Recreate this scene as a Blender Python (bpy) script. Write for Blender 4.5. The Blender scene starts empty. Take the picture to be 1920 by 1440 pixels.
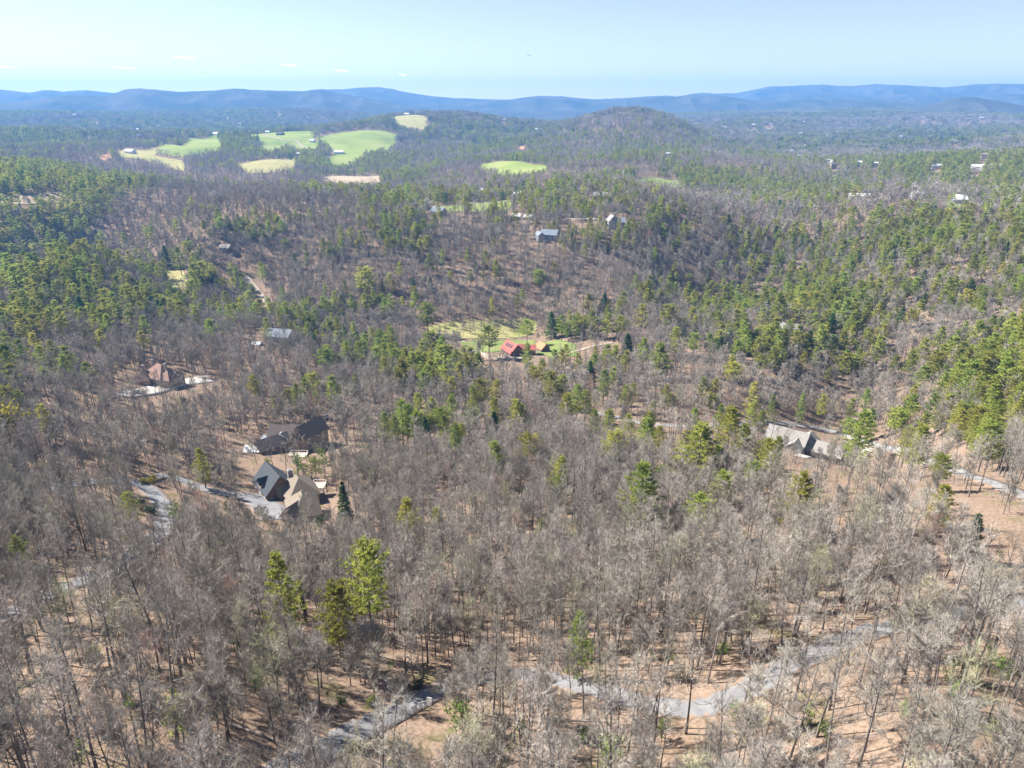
import bpy, math, random
import numpy as np
from mathutils import Vector, Euler

random.seed(11)
RNG = np.random.default_rng(11)
R = math.radians
SC = bpy.context.scene
COL = SC.collection

# ------------------------------------------------------------------ camera
CZ, PITCH, FPX = 200.0, R(22.0), 1300.0        # camera height, tilt below level, focal length in 1920-px photo units
cam_d = bpy.data.cameras.new('camera')
cam_d.sensor_width = 36.0
cam_d.lens = 36.0 * FPX / 1920.0
cam_d.clip_start = 0.5
cam_d.clip_end = 120000.0
cam = bpy.data.objects.new('camera', cam_d)
cam.location = (0, 0, CZ)
cam.rotation_euler = (R(90) - PITCH, 0, 0)
COL.objects.link(cam)
SC.camera = cam

# ------------------------------------------------------------------ sky, sun, exposure
SUN_AZ, SUN_EL = R(-68.0), R(43.0)             # azimuth from +Y (view direction), negative = to the left
W = bpy.data.worlds.new('World')
SC.world = W
W.use_nodes = True
wn = W.node_tree
wn.nodes.clear()
sky = wn.nodes.new('ShaderNodeTexSky')
sky.sky_type = 'NISHITA'
sky.sun_disc = False
sky.sun_elevation = SUN_EL
sky.sun_rotation = SUN_AZ
sky.altitude = 700
sky.air_density = 0.75
sky.dust_density = 0.15
sky.ozone_density = 0.0
bg = wn.nodes.new('ShaderNodeBackground')
bg.inputs['Strength'].default_value = 0.052
wo = wn.nodes.new('ShaderNodeOutputWorld')
tint = wn.nodes.new('ShaderNodeMix')
tint.data_type = 'RGBA'
tint.blend_type = 'MULTIPLY'
tint.inputs[0].default_value = 1.0
tint.inputs[7].default_value = (1.15, 0.935, 0.88, 1)      # drier, whiter air than the model's
wn.links.new(sky.outputs[0], tint.inputs[6])
wn.links.new(tint.outputs[2], bg.inputs[0])
wn.links.new(bg.outputs[0], wo.inputs[0])
sd = bpy.data.lights.new('sun', 'SUN')
sd.energy = 4.6
sd.angle = R(0.53)
sd.color = (1.0, 0.955, 0.89)
so = bpy.data.objects.new('sun', sd)
sv = Vector((math.sin(SUN_AZ) * math.cos(SUN_EL), math.cos(SUN_AZ) * math.cos(SUN_EL), math.sin(SUN_EL)))
so.rotation_euler = sv.to_track_quat('Z', 'Y').to_euler()
so.location = (0, 0, 400)
COL.objects.link(so)
SC.view_settings.view_transform = 'Standard'
SC.view_settings.look = 'None'
SC.view_settings.gamma = 1.0
SC.view_settings.use_curve_mapping = False
SC.view_settings.exposure = 1.9
SC.cycles.max_bounces = 4
SC.cycles.diffuse_bounces = 2
SC.cycles.glossy_bounces = 1
SC.cycles.transmission_bounces = 2
SC.cycles.transparent_max_bounces = 4
SC.cycles.volume_bounces = 0
SC.cycles.use_denoising = True

# ------------------------------------------------------------------ pixel <-> world
cp, sp = math.cos(PITCH), math.sin(PITCH)

def ray(px, py):
    """azimuth and tangent of the slope of the view ray through photo pixel (px, py)"""
    u = (np.asarray(px, float) - 960.0) / FPX
    v = (720.0 - np.asarray(py, float)) / FPX
    Y = cp + v * sp
    Z = v * cp - sp
    L = np.hypot(u, Y)
    return np.arctan2(u, Y), Z / L

def proj(x, y, z):
    dz = np.asarray(z, float) - CZ
    f = np.asarray(y, float) * cp - dz * sp
    up = np.asarray(y, float) * sp + dz * cp
    f = np.where(f < 0.1, 0.1, f)
    return 960.0 + FPX * np.asarray(x, float) / f, 720.0 - FPX * up / f

# ------------------------------------------------------------------ terrain height
def _hash(ix, iy, s):
    n = (ix.astype(np.int64) * 374761393 + iy.astype(np.int64) * 668265263 + s * 982451653) & 0x7fffffff
    n = ((n ^ (n >> 13)) * 1274126177) & 0x7fffffff
    n = n ^ (n >> 16)
    return (n & 0xffff) / 65535.0 * 2.0 - 1.0

def vnoise(x, y, wl, s):
    x = np.asarray(x, float) / wl
    y = np.asarray(y, float) / wl
    ix, iy = np.floor(x), np.floor(y)
    fx, fy = x - ix, y - iy
    fx = fx * fx * fx * (fx * (fx * 6 - 15) + 10)
    fy = fy * fy * fy * (fy * (fy * 6 - 15) + 10)
    ix, iy = ix.astype(np.int64), iy.astype(np.int64)
    a = _hash(ix, iy, s); b = _hash(ix + 1, iy, s); c = _hash(ix, iy + 1, s); d = _hash(ix + 1, iy + 1, s)
    return (a * (1 - fx) + b * fx) * (1 - fy) + (c * (1 - fx) + d * fx) * fy

def sstep(a, b, x):
    t = np.clip((x - a) / (b - a), 0, 1)
    return t * t * (3 - 2 * t)

def hnoise(x, y):
    d = np.hypot(x, y)
    n = 0.5 * vnoise(x, y, 38, 1)
    n = n + 5.5 * sstep(90, 300, d) * vnoise(x, y, 130, 2)
    n = n + 17.0 * sstep(600, 1400, d) * vnoise(x, y, 380, 3)
    n = n + 27.0 * sstep(1700, 3200, d) * vnoise(x, y, 900, 4)
    return n * (1 - sstep(14000, 30000, d))

# (photo x, photo y, horizontal distance): ground that is seen in the photograph, distance judged by tree, road and house sizes
CP = [(960, 1400, 59), (100, 1400, 66), (1800, 1400, 57), (960, 1270, 79), (560, 1430, 58), (1640, 1185, 88), (1330, 1335, 66),
      (60, 1130, 126), (300, 960, 196), (960, 1000, 146), (960, 850, 235), (540, 935, 214), (540, 830, 275), (290, 725, 372),
      (60, 880, 235), (60, 760, 320), (528, 630, 480), (965, 660, 450), (700, 600, 545), (1000, 590, 562), (480, 545, 655),
      (330, 525, 700), (1500, 850, 256), (1900, 920, 172), (1250, 795, 300), (1500, 700, 415), (1850, 750, 335), (1700, 600, 520),
      (1700, 450, 730), (1880, 450, 700), (1800, 378, 900), (1720, 369, 930), (1608, 372, 950), (1450, 600, 535), (1390, 500, 690),
      (1330, 420, 725), (1250, 560, 580), (1000, 500, 606), (1145, 418, 695), (1025, 442, 662), (900, 388, 785), (1100, 362, 870),
      (1230, 340, 1250), (700, 760, 322), (700, 460, 665), (100, 600, 520), (120, 480, 690), (400, 440, 745), (700, 400, 785),
      (560, 380, 850), (300, 350, 1120), (150, 330, 1350), (60, 369, 1020), (400, 255, 2400), (352, 287, 2000), (230, 286, 1960),
      (340, 312, 1700), (540, 247, 2500), (520, 279, 2150), (500, 304, 1750), (500, 316, 1620), (660, 332, 1500), (690, 350, 1400),
      (680, 247, 2350), (700, 275, 2100), (640, 307, 1850), (770, 216, 2800), (770, 238, 2500), (960, 305, 1500), (960, 322, 1380),
      (1180, 300, 1900), (1450, 270, 2600), (1500, 300, 2050), (1700, 300, 2000), (1850, 327, 1500), (960, 213, 12000),
      (200, 211, 12000), (1600, 212, 12000), (40, 260, 3300), (850, 270, 2300), (1300, 300, 1850)]
# (photo x, distance, drop below the camera): crests and hollows behind them
CD = [(1180, 2500, 22), (1400, 640, 166), (1300, 610, 166), (1500, 800, 128), (300, 1400, 150), (560, 1250, 143), (1300, 1080, 138), (900, 1150, 133), (1100, 780, 113), (1450, 880, 122), (120, 860, 174), (1650, 400, 160), (1800, 300, 142), (1100, 2500, 48), (1270, 2520, 60), (1030, 2500, 94), (1340, 2550, 122), (1180, 3300, 118), (1180, 2150, 92),
      (870, 3000, 42), (950, 3050, 66), (870, 3900, 120), (770, 3400, 95), (680, 2800, 74), (680, 3500, 110), (540, 3100, 112),
      (30, 720, 150), (1600, 1060, 124), (1400, 1200, 132), (1600, 1400, 140),
      (1850, 1150, 126), (400, 2900, 118), (0, 4200, 62), (200, 4300, 58), (500, 4400, 56), (1450, 4500, 82), (1650, 4400, 80), (1900, 4400, 78), (1600, 3300, 118), (1850, 3000, 120), (200, 3200, 108), (1500, 3800, 104)]
PA, PD, PZ = [], [], []
for x_, y_, d_ in CP:
    a_, s_ = ray(x_, y_)
    PA.append(float(a_)); PD.append(d_); PZ.append(CZ + d_ * float(s_))
for x_, d_, dr_ in CD:
    a_, s_ = ray(x_, 300)
    PA.append(float(a_)); PD.append(d_); PZ.append(CZ - dr_)
for az_ in (-75, -35, 0, 35, 75):
    PA += [R(az_)] * 2; PD += [6, 25]; PZ += [CZ - 60, CZ - 62 - (az_ < 0) * 1.5]
for az_, tab in ((-72, ((120, 100), (400, 150), (1000, 150), (3000, 130), (12000, 125))), (72, ((120, 78), (400, 100), (1000, 110), (3000, 130), (12000, 125)))):
    for d_, dr_ in tab:
        PA.append(R(az_)); PD.append(d_); PZ.append(CZ - dr_)
for az_ in (-60, -25, 0, 25, 60):
    PA += [R(az_)] * 2; PD += [25000, 60000]; PZ += [CZ - 135, CZ - 140]
PA, PD, PZ = np.array(PA), np.array(PD, float), np.array(PZ)
KA = 1.7
QX, QY = PA * KA, np.log(PD)

def _tk(r2):
    return 0.5 * r2 * np.log(np.maximum(r2, 1e-12))

_n = len(QX)
_A = np.zeros((_n + 3, _n + 3))
_A[:_n, :_n] = _tk((QX[:, None] - QX) ** 2 + (QY[:, None] - QY) ** 2) + np.eye(_n) * 0.002
_A[:_n, _n] = _A[_n, :_n] = 1
_A[:_n, _n + 1] = _A[_n + 1, :_n] = QX
_A[:_n, _n + 2] = _A[_n + 2, :_n] = QY
_b = np.zeros(_n + 3)
_b[:_n] = PZ - hnoise(PD * np.sin(PA), PD * np.cos(PA))
_w = np.linalg.solve(_A, _b)

def height(x, y):
    x = np.atleast_1d(np.asarray(x, float)); y = np.atleast_1d(np.asarray(y, float))
    shp = x.shape
    xf, yf = x.ravel(), y.ravel()
    out = np.empty_like(xf)
    for i in range(0, len(xf), 40000):
        xs, ys = xf[i:i + 40000], yf[i:i + 40000]
        d = np.clip(np.hypot(xs, ys), 3, 70000)
        a = np.clip(np.arctan2(xs, ys), R(-75), R(75)) * KA
        l = np.log(d)
        v = _w[_n] + _w[_n + 1] * a + _w[_n + 2] * l
        v += _tk((a[:, None] - QX) ** 2 + (l[:, None] - QY) ** 2) @ _w[:_n]
        out[i:i + 40000] = v + hnoise(xs, ys)
    return out.reshape(shp)

def hgt(x, y):
    return float(height([x], [y])[0])

def ground(px, py, dmin=20.0, dmax=9000.0):
    """where the ray through a photo pixel meets the ground"""
    a, s = ray(px, py)
    d = np.exp(np.linspace(math.log(dmin), math.log(dmax), 1400))
    x, y = d * math.sin(a), d * math.cos(a)
    gap = CZ + d * float(s) - height(x, y)
    hit = np.nonzero(gap < 0)[0]
    i = hit[0] if len(hit) else int(np.argmin(np.abs(gap) / d))
    if len(hit) and i > 0:
        t = gap[i - 1] / (gap[i - 1] - gap[i])
        dd = d[i - 1] + t * (d[i] - d[i - 1])
    else:
        dd = d[i]
    return Vector((dd * math.sin(a), dd * math.cos(a), hgt(dd * math.sin(a), dd * math.cos(a))))

# ------------------------------------------------------------------ materials
def mat(name, cols, scale=1.0, rough=0.9, spec=0.1, rand=0.0, coords='Object', detail=3.0, bump=0.0, trans=None, metal=0.0, sat_rand=0.0, stretch=None):
    """cols: list of colours laid over a noise ramp; rand: brightness spread between objects"""
    m = bpy.data.materials.new(name)
    m.use_nodes = True
    nt = m.node_tree
    nt.nodes.clear()
    N, L = nt.nodes.new, nt.links.new
    out = N('ShaderNodeOutputMaterial')
    if len(cols) > 1:
        tc = N('ShaderNodeTexCoord')
        nz = N('ShaderNodeTexNoise')
        nz.inputs['Scale'].default_value = scale
        nz.inputs['Detail'].default_value = detail
        src = tc.outputs[coords]
        if stretch:
            mp = N('ShaderNodeMapping')
            mp.inputs['Scale'].default_value = stretch
            L(src, mp.inputs[0]); src = mp.outputs[0]
        L(src, nz.inputs['Vector'])
        rp = N('ShaderNodeValToRGB')
        el = rp.color_ramp.elements
        for k in range(len(cols) - 2):
            el.new(0.5)
        for k, c in enumerate(cols):
            el[k].position = 0.30 + 0.40 * k / (len(cols) - 1)
            el[k].color = (*c, 1)
        L(nz.outputs['Fac'], rp.inputs[0])
        col = rp.outputs[0]
    else:
        rgb = N('ShaderNodeRGB')
        rgb.outputs[0].default_value = (*cols[0], 1)
        col = rgb.outputs[0]
    if rand or sat_rand:
        oi = N('ShaderNodeObjectInfo')
        hs = N('ShaderNodeHueSaturation')
        mr = N('ShaderNodeMapRange')
        mr.inputs['To Min'].default_value = 1 - rand
        mr.inputs['To Max'].default_value = 1 + rand
        L(oi.outputs['Random'], mr.inputs[0])
        L(mr.outputs[0], hs.inputs['Value'])
        if sat_rand:
            mu = N('ShaderNodeMath'); mu.operation = 'MULTIPLY'; mu.inputs[1].default_value = 7.31
            fr = N('ShaderNodeMath'); fr.operation = 'FRACT'
            m2 = N('ShaderNodeMapRange')
            m2.inputs['To Min'].default_value = 0.5 - sat_rand
            m2.inputs['To Max'].default_value = 0.5 + sat_rand
            L(oi.outputs['Random'], mu.inputs[0]); L(mu.outputs[0], fr.inputs[0]); L(fr.outputs[0], m2.inputs[0])
            L(m2.outputs[0], hs.inputs['Hue'])
        L(col, hs.inputs['Color'])
        col = hs.outputs[0]
    if trans is not None:
        df = N('ShaderNodeBsdfDiffuse'); tr = N('ShaderNodeBsdfTranslucent'); mx = N('ShaderNodeMixShader')
        mx.inputs[0].default_value = trans
        L(col, df.inputs[0]); L(col, tr.inputs[0])
        L(df.outputs[0], mx.inputs[1]); L(tr.outputs[0], mx.inputs[2])
        sh = mx.outputs[0]
    elif spec == 0:
        df = N('ShaderNodeBsdfDiffuse')
        L(col, df.inputs[0])
        sh = df.outputs[0]
    else:
        pb = N('ShaderNodeBsdfPrincipled')
        pb.inputs['Roughness'].default_value = rough
        pb.inputs['Specular IOR Level'].default_value = spec
        pb.inputs['Metallic'].default_value = metal
        L(col, pb.inputs['Base Color'])
        sh = pb.outputs[0]
        if bump:
            bp = N('ShaderNodeBump')
            bp.inputs['Strength'].default_value = bump
            bp.inputs['Distance'].default_value = 0.1
            L(nz.outputs['Fac'], bp.inputs['Height'])
            L(bp.outputs[0], pb.inputs['Normal'])
    L(sh, out.inputs[0])
    return m

def leaf_edges(m):
    nt = m.node_tree
    N, L = nt.nodes.new, nt.links.new
    pb = next(n for n in nt.nodes if n.type in ('BSDF_PRINCIPLED', 'BSDF_DIFFUSE'))
    sock = pb.inputs[0]
    src = sock.links[0].from_socket
    at = N('ShaderNodeAttribute'); at.attribute_name = 'across'
    tc = N('ShaderNodeTexCoord'); nz = N('ShaderNodeTexNoise'); nz.inputs['Scale'].default_value = 0.9; nz.inputs['Detail'].default_value = 7
    L(tc.outputs['Object'], nz.inputs['Vector'])
    ad = N('ShaderNodeMath'); ad.operation = 'MULTIPLY_ADD'; ad.inputs[1].default_value = 1.5
    L(nz.outputs['Fac'], ad.inputs[0]); L(at.outputs['Fac'], ad.inputs[2])
    mr = N('ShaderNodeMapRange'); mr.inputs['From Min'].default_value = 1.42; mr.inputs['From Max'].default_value = 1.72
    L(ad.outputs[0], mr.inputs[0])
    mx = N('ShaderNodeMix'); mx.data_type = 'RGBA'
    mx.inputs[7].default_value = (0.2, 0.135, 0.092, 1)
    L(mr.outputs[0], mx.inputs[0]); L(src, mx.inputs[6]); L(mx.outputs[2], sock)

def terrain_material():
    m = bpy.data.materials.new('leaf_litter')
    m.use_nodes = True
    nt = m.node_tree; nt.nodes.clear()
    N, L = nt.nodes.new, nt.links.new
    out = N('ShaderNodeOutputMaterial'); df = N('ShaderNodeBsdfDiffuse'); tc = N('ShaderNodeTexCoord')
    def noise(sc, det):
        n = N('ShaderNodeTexNoise'); n.inputs['Scale'].default_value = sc; n.inputs['Detail'].default_value = det
        L(tc.outputs['Object'], n.inputs['Vector']); return n.outputs['Fac']
    def ramp(f, stops):
        r = N('ShaderNodeValToRGB'); el = r.color_ramp.elements
        for _ in stops[2:]: el.new(0.5)
        for e, (p, c) in zip(el, stops): e.position = p; e.color = (*c, 1)
        L(f, r.inputs[0]); return r.outputs[0]
    def mix(f, a, b):
        x = N('ShaderNodeMix'); x.data_type = 'RGBA'
        L(f, x.inputs[0]); L(a, x.inputs[6]); L(b, x.inputs[7]); return x.outputs[2]
    fine = ramp(noise(1.7, 8), [(0.32, (0.06, 0.043, 0.032)), (0.45, (0.165, 0.115, 0.082)), (0.58, (0.25, 0.185, 0.14)), (0.72, (0.135, 0.095, 0.066))])
    broad = ramp(noise(0.11, 5), [(0.35, (0.175, 0.118, 0.078)), (0.52, (0.225, 0.165, 0.125)), (0.68, (0.105, 0.08, 0.06))])
    moss = ramp(noise(0.16, 6), [(0.57, (0, 0, 0)), (0.70, (0.75, 0.75, 0.75))])
    green = ramp(noise(3.0, 4), [(0.3, (0.085, 0.08, 0.032)), (0.7, (0.145, 0.135, 0.06))])
    h = N('ShaderNodeValue'); h.outputs[0].default_value = 0.45
    c = mix(h.outputs[0], fine, broad)
    c = mix(moss, c, green)
    L(c, df.inputs[0])
    bp = N('ShaderNodeBump'); bp.inputs['Strength'].default_value = 0.6; bp.inputs['Distance'].default_value = 0.25
    L(noise(1.4, 6), bp.inputs['Height']); L(bp.outputs[0], df.inputs['Normal'])
    L(df.outputs[0], out.inputs[0])
    return m

M = {}
M['ground'] = terrain_material()
M['bark'] = mat('bark', [(0.082, 0.069, 0.061), (0.156, 0.135, 0.123), (0.238, 0.213, 0.193)], 1.3, spec=0, rand=0.35, stretch=(1, 1, 0.25))
M['twig'] = mat('twigs', [(0.262, 0.237, 0.204), (0.373, 0.340, 0.296)], 0.25, spec=0, rand=0.42, sat_rand=0.02)
M['twig_bud'] = mat('budding_twigs', [(0.292, 0.280, 0.172), (0.396, 0.387, 0.258)], 0.25, spec=0, rand=0.2, sat_rand=0.02)
M['twig_red'] = mat('red_budding_twigs', [(0.344, 0.213, 0.172), (0.410, 0.279, 0.230)], 0.25, spec=0, rand=0.2)
M['needle'] = mat('pine_needles', [(0.20, 0.235, 0.05), (0.315, 0.345, 0.075), (0.41, 0.405, 0.10)], 0.30, rand=0.28, sat_rand=0.03, trans=0.42)
M['needle_dark'] = mat('hemlock_needles', [(0.07, 0.125, 0.045), (0.14, 0.20, 0.07)], 0.35, rand=0.3, sat_rand=0.02, trans=0.35)
M['young'] = mat('young_leaves', [(0.14, 0.21, 0.04), (0.22, 0.29, 0.07)], 0.4, rand=0.3, sat_rand=0.035, trans=0.35)
M['laurel'] = mat('laurel_leaves', [(0.03, 0.055, 0.018), (0.07, 0.09, 0.035)], 0.6, rand=0.3, trans=0.15)
M['blossom'] = mat('white_blossom', [(0.72, 0.71, 0.62), (0.82, 0.82, 0.76)], 0.5, rand=0.06, trans=0.3)
M['yellow'] = mat('yellow_blossom', [(0.24, 0.21, 0.03), (0.36, 0.30, 0.045)], 0.6, trans=0.3)
M['asphalt'] = mat('worn_asphalt', [(0.122, 0.122, 0.128), (0.166, 0.164, 0.167), (0.194, 0.191, 0.191)], 0.45, rough=0.85, spec=0.2, detail=8, bump=0.15)
M['concrete'] = mat('concrete', [(0.302, 0.281, 0.252), (0.374, 0.349, 0.317)], 0.5, rough=0.9, spec=0.15, detail=6)
M['gravel'] = mat('pale_gravel', [(0.270, 0.225, 0.180), (0.360, 0.307, 0.255)], 0.4, spec=0, detail=8)
M['pale_asphalt'] = mat('sun_bleached_asphalt', [(0.19, 0.185, 0.18), (0.25, 0.243, 0.235)], 0.5, rough=0.9, spec=0.15, detail=7)
leaf_edges(M['pale_asphalt']); leaf_edges(M['asphalt']); leaf_edges(M['gravel'])
M['grass'] = mat('spring_grass', [(0.139, 0.180, 0.045), (0.193, 0.234, 0.061), (0.238, 0.246, 0.090)], 0.012, spec=0, detail=8)
M['grass_dry'] = mat('dry_grass', [(0.248, 0.216, 0.096), (0.288, 0.264, 0.120), (0.192, 0.200, 0.064)], 0.05, spec=0, detail=8)
M['lawn'] = mat('lawn', [(0.115, 0.155, 0.045), (0.16, 0.195, 0.065), (0.18, 0.175, 0.075)], 0.08, spec=0, detail=6)
M['tan_field'] = mat('tan_field', [(0.288, 0.224, 0.152), (0.344, 0.280, 0.200)], 0.03, spec=0, detail=6)
M['red_dirt'] = mat('bare_earth', [(0.368, 0.192, 0.096), (0.440, 0.272, 0.160)], 0.1, spec=0, detail=5)

# ------------------------------------------------------------------ mesh helpers
class MB:
    def __init__(s):
        s.v, s.f, s.m = [], [], []
    def tri(s, a, b, c, mi=0):
        n = len(s.v); s.v += [a, b, c]; s.f.append((n, n + 1, n + 2)); s.m.append(mi)
    def poly(s, pts, mi=0):
        n = len(s.v); s.v += [tuple(p) for p in pts]; s.f.append(tuple(range(n, n + len(pts)))); s.m.append(mi)
    def tube(s, pts, rad, k=5, mi=0):
        rings = []
        for i, p in enumerate(pts):
            p = np.asarray(p, float)
            t = np.asarray(pts[min(i + 1, len(pts) - 1)], float) - np.asarray(pts[max(i - 1, 0)], float)
            t /= np.linalg.norm(t) + 1e-9
            a = np.cross(t, (0.31, 0.95, 0.05) if abs(t[2]) > 0.8 else (0, 0, 1)); a /= np.linalg.norm(a) + 1e-9
            b = np.cross(t, a)
            n0 = len(s.v)
            for j in range(k):
                th = 2 * math.pi * j / k
                s.v.append(tuple(p + rad[i] * (math.cos(th) * a + math.sin(th) * b)))
            rings.append(n0)
        for r0, r1 in zip(rings, rings[1:]):
            for j in range(k):
                s.f.append((r0 + j, r0 + (j + 1) % k, r1 + (j + 1) % k, r1 + j)); s.m.append(mi)
        s.f.append(tuple(rings[-1] + j for j in range(k))); s.m.append(mi)
    def box(s, x0, x1, y0, y1, z0, z1, mi=0):
        n = len(s.v)
        s.v += [(x, y, z) for z in (z0, z1) for x, y in ((x0, y0), (x1, y0), (x1, y1), (x0, y1))]
        for f in ((3, 2, 1, 0), (4, 5, 6, 7), (0, 1, 5, 4), (1, 2, 6, 5), (2, 3, 7, 6), (3, 0, 4, 7)):
            s.f.append(tuple(n + i for i in f)); s.m.append(mi)
    def mesh(s, name, mats, smooth=False):
        me = bpy.data.meshes.new(name)
        me.from_pydata(s.v, [], s.f)
        for m_ in (mats if isinstance(mats, (list, tuple)) else [mats]):
            me.materials.append(m_)
        if any(s.m):
            me.polygons.foreach_set('material_index', s.m)
        if smooth:
            me.polygons.foreach_set('use_smooth', [True] * len(me.polygons))
        me.update()
        return me

def link(name, me, parent=None, loc=None, rot=None, scale=None):
    o = bpy.data.objects.new(name, me)
    COL.objects.link(o)
    if parent is not None: o.parent = parent
    if loc is not None: o.location = loc
    if rot is not None: o.rotation_euler = rot
    if scale is not None: o.scale = (scale,) * 3 if isinstance(scale, (int, float)) else scale
    return o

def tag(o, label, cat, group=None):
    o['label'] = label; o['category'] = cat
    if group: o['group'] = group
    return o

def struct(o, label=None):
    o['kind'] = 'structure'
    if label: o['label'] = label
    return o

def gridmesh(name, X, Y, Z, m, keep=None, smooth=True):
    nr, nc = X.shape
    v = np.stack([X.ravel(), Y.ravel(), Z.ravel()], 1)
    i = np.arange(nr * nc).reshape(nr, nc)
    q = np.stack([i[:-1, :-1], i[:-1, 1:], i[1:, 1:], i[1:, :-1]], -1).reshape(-1, 4)
    if keep is not None:
        q = q[keep.ravel()]
        used = np.unique(q)
        mp = np.full(len(v), -1); mp[used] = np.arange(len(used))
        v = v[used]; q = mp[q]
    me = bpy.data.meshes.new(name)
    me.vertices.add(len(v)); me.vertices.foreach_set('co', v.astype(np.float32).ravel())
    me.loops.add(q.size); me.loops.foreach_set('vertex_index', q.astype(np.int32).ravel())
    me.polygons.add(len(q))
    me.polygons.foreach_set('loop_start', np.arange(0, q.size, 4, dtype=np.int32))
    me.polygons.foreach_set('loop_total', np.full(len(q), 4, np.int32))
    me.update(calc_edges=True)
    me.materials.append(m)
    if smooth:
        me.polygons.foreach_set('use_smooth', [True] * len(q))
    return me

# ------------------------------------------------------------------ ground sheet
azs = np.concatenate([np.linspace(-110, -58, 30)[:-1], np.linspace(-58, 58, 330), np.linspace(58, 110, 30)[1:]]) * math.pi / 180
ds = np.exp(np.linspace(math.log(4), math.log(11000), 450))
AA, DD = np.meshgrid(azs, ds)
GX, GY = DD * np.sin(AA), DD * np.cos(AA)
GZ = height(GX, GY)
struct(link('ground', gridmesh('ground', GX, GY, GZ, M['ground'])), 'tan leaf-covered hilly ground under the woods')

# ------------------------------------------------------------------ far mountain ranges
def far_forest_mat(name, c0, c1, c2):
    return mat(name, [c0, c1, c2], 0.004, spec=0, detail=9)

M['mount'] = far_forest_mat('mountain_forest', (0.035, 0.045, 0.035), (0.06, 0.062, 0.052), (0.09, 0.085, 0.074))
RANGES = [  # name, label, distance, half-width, skyline (photo x, y)
    ('mountain_range', 'dark blue wooded ridge on the left horizon', 5900, 900,
     [(-400, 196), (-100, 196), (0, 193), (60, 186), (120, 180), (200, 180), (235, 168), (262, 165), (300, 168), (335, 172), (390, 169), (440, 166), (490, 169), (560, 171), (600, 168), (630, 174), (680, 181), (740, 194), (800, 201), (900, 206), (1100, 208)]),
    ('mountain_range', 'blue mountain with a rounded summit left of centre on the horizon', 7600, 1000,
     [(-600, 172), (-100, 168), (0, 168), (55, 173), (80, 168), (120, 172), (160, 168), (200, 173), (300, 178), (500, 176), (590, 168), (640, 167), (680, 164), (708, 163), (735, 166), (760, 173), (800, 179), (850, 184), (900, 185), (960, 187), (1060, 184), (1120, 186), (1200, 181), (1250, 179), (1320, 186), (1500, 194)]),
    ('mountain_range', 'low blue hills in the middle of the horizon', 6700, 900,
     [(640, 206), (740, 202), (800, 196), (850, 193), (900, 191), (960, 186), (1008, 179), (1050, 180), (1090, 184), (1140, 188), (1200, 182), (1280, 180), (1305, 177), (1345, 178), (1380, 184), (1420, 190), (1470, 189), (1515, 186), (1550, 189), (1562, 185), (1585, 188), (1640, 188), (1700, 190), (1800, 195), (1920, 197), (2300, 196)]),
    ('mountain_range', 'pale blue far mountain chain on the right horizon', 9400, 900,
     [(1100, 192), (1240, 184), (1290, 178), (1318, 173), (1340, 176), (1380, 175), (1410, 169), (1440, 162), (1500, 160), (1545, 158), (1580, 161), (1600, 161), (1640, 158), (1700, 160), (1770, 164), (1800, 161), (1830, 158), (1870, 156), (1920, 157), (2100, 160), (2400, 168)]),
    ('mountain_range', 'lower blue folds in front of the far mountains on the right', 8300, 850,
     [(1250, 200), (1330, 190), (1400, 184), (1460, 178), (1510, 172), (1560, 174), (1620, 181), (1690, 176), (1760, 173), (1820, 179), (1900, 176), (2100, 182), (2300, 190)]),
    ('hill', 'small dark rounded hill at the right end of the horizon', 5400, 420,
     [(1640, 212), (1700, 206), (1745, 198), (1775, 187), (1800, 182), (1830, 182), (1865, 188), (1905, 196), (1960, 204), (2040, 211)])]
for nm, lab, d0, hw, prof in RANGES:
    px = np.array([p[0] for p in prof], float); py = np.array([p[1] for p in prof], float)
    pa, psl = ray(px, py)
    aa = np.arange(pa[0], pa[-1], R(0.055))
    top = CZ + d0 * np.interp(aa, pa, psl)
    base = CZ - 150
    tt = np.linspace(-1, 1, 56)
    A2, T2 = np.meshgrid(aa, tt)
    D2 = d0 + hw * T2
    X2, Y2 = D2 * np.sin(A2), D2 * np.cos(A2)
    env = np.clip(1 - np.abs(T2) ** 1.25, 0, 1)
    sp_ = 1 - np.abs(vnoise(X2, Y2, 330, 21)) * 1.0
    sp2 = 1 - np.abs(vnoise(X2, Y2, 130, 22))
    rug = (0.26 * (sp_ - 0.6) + 0.12 * (sp2 - 0.6)) * (1 - np.exp(-(T2 / 0.22) ** 2))
    Hh = np.maximum(top - base, 5)[None, :]
    jag = vnoise(X2, Y2, 45, 24) * 0.00025 * d0 + vnoise(X2, Y2, 170, 25) * 0.0005 * d0
    Z2 = base + Hh * env * (1 + rug) + jag * env
    o = link(nm, gridmesh(nm, X2, Y2, Z2, M['mount']))
    struct(o, lab)

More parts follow.
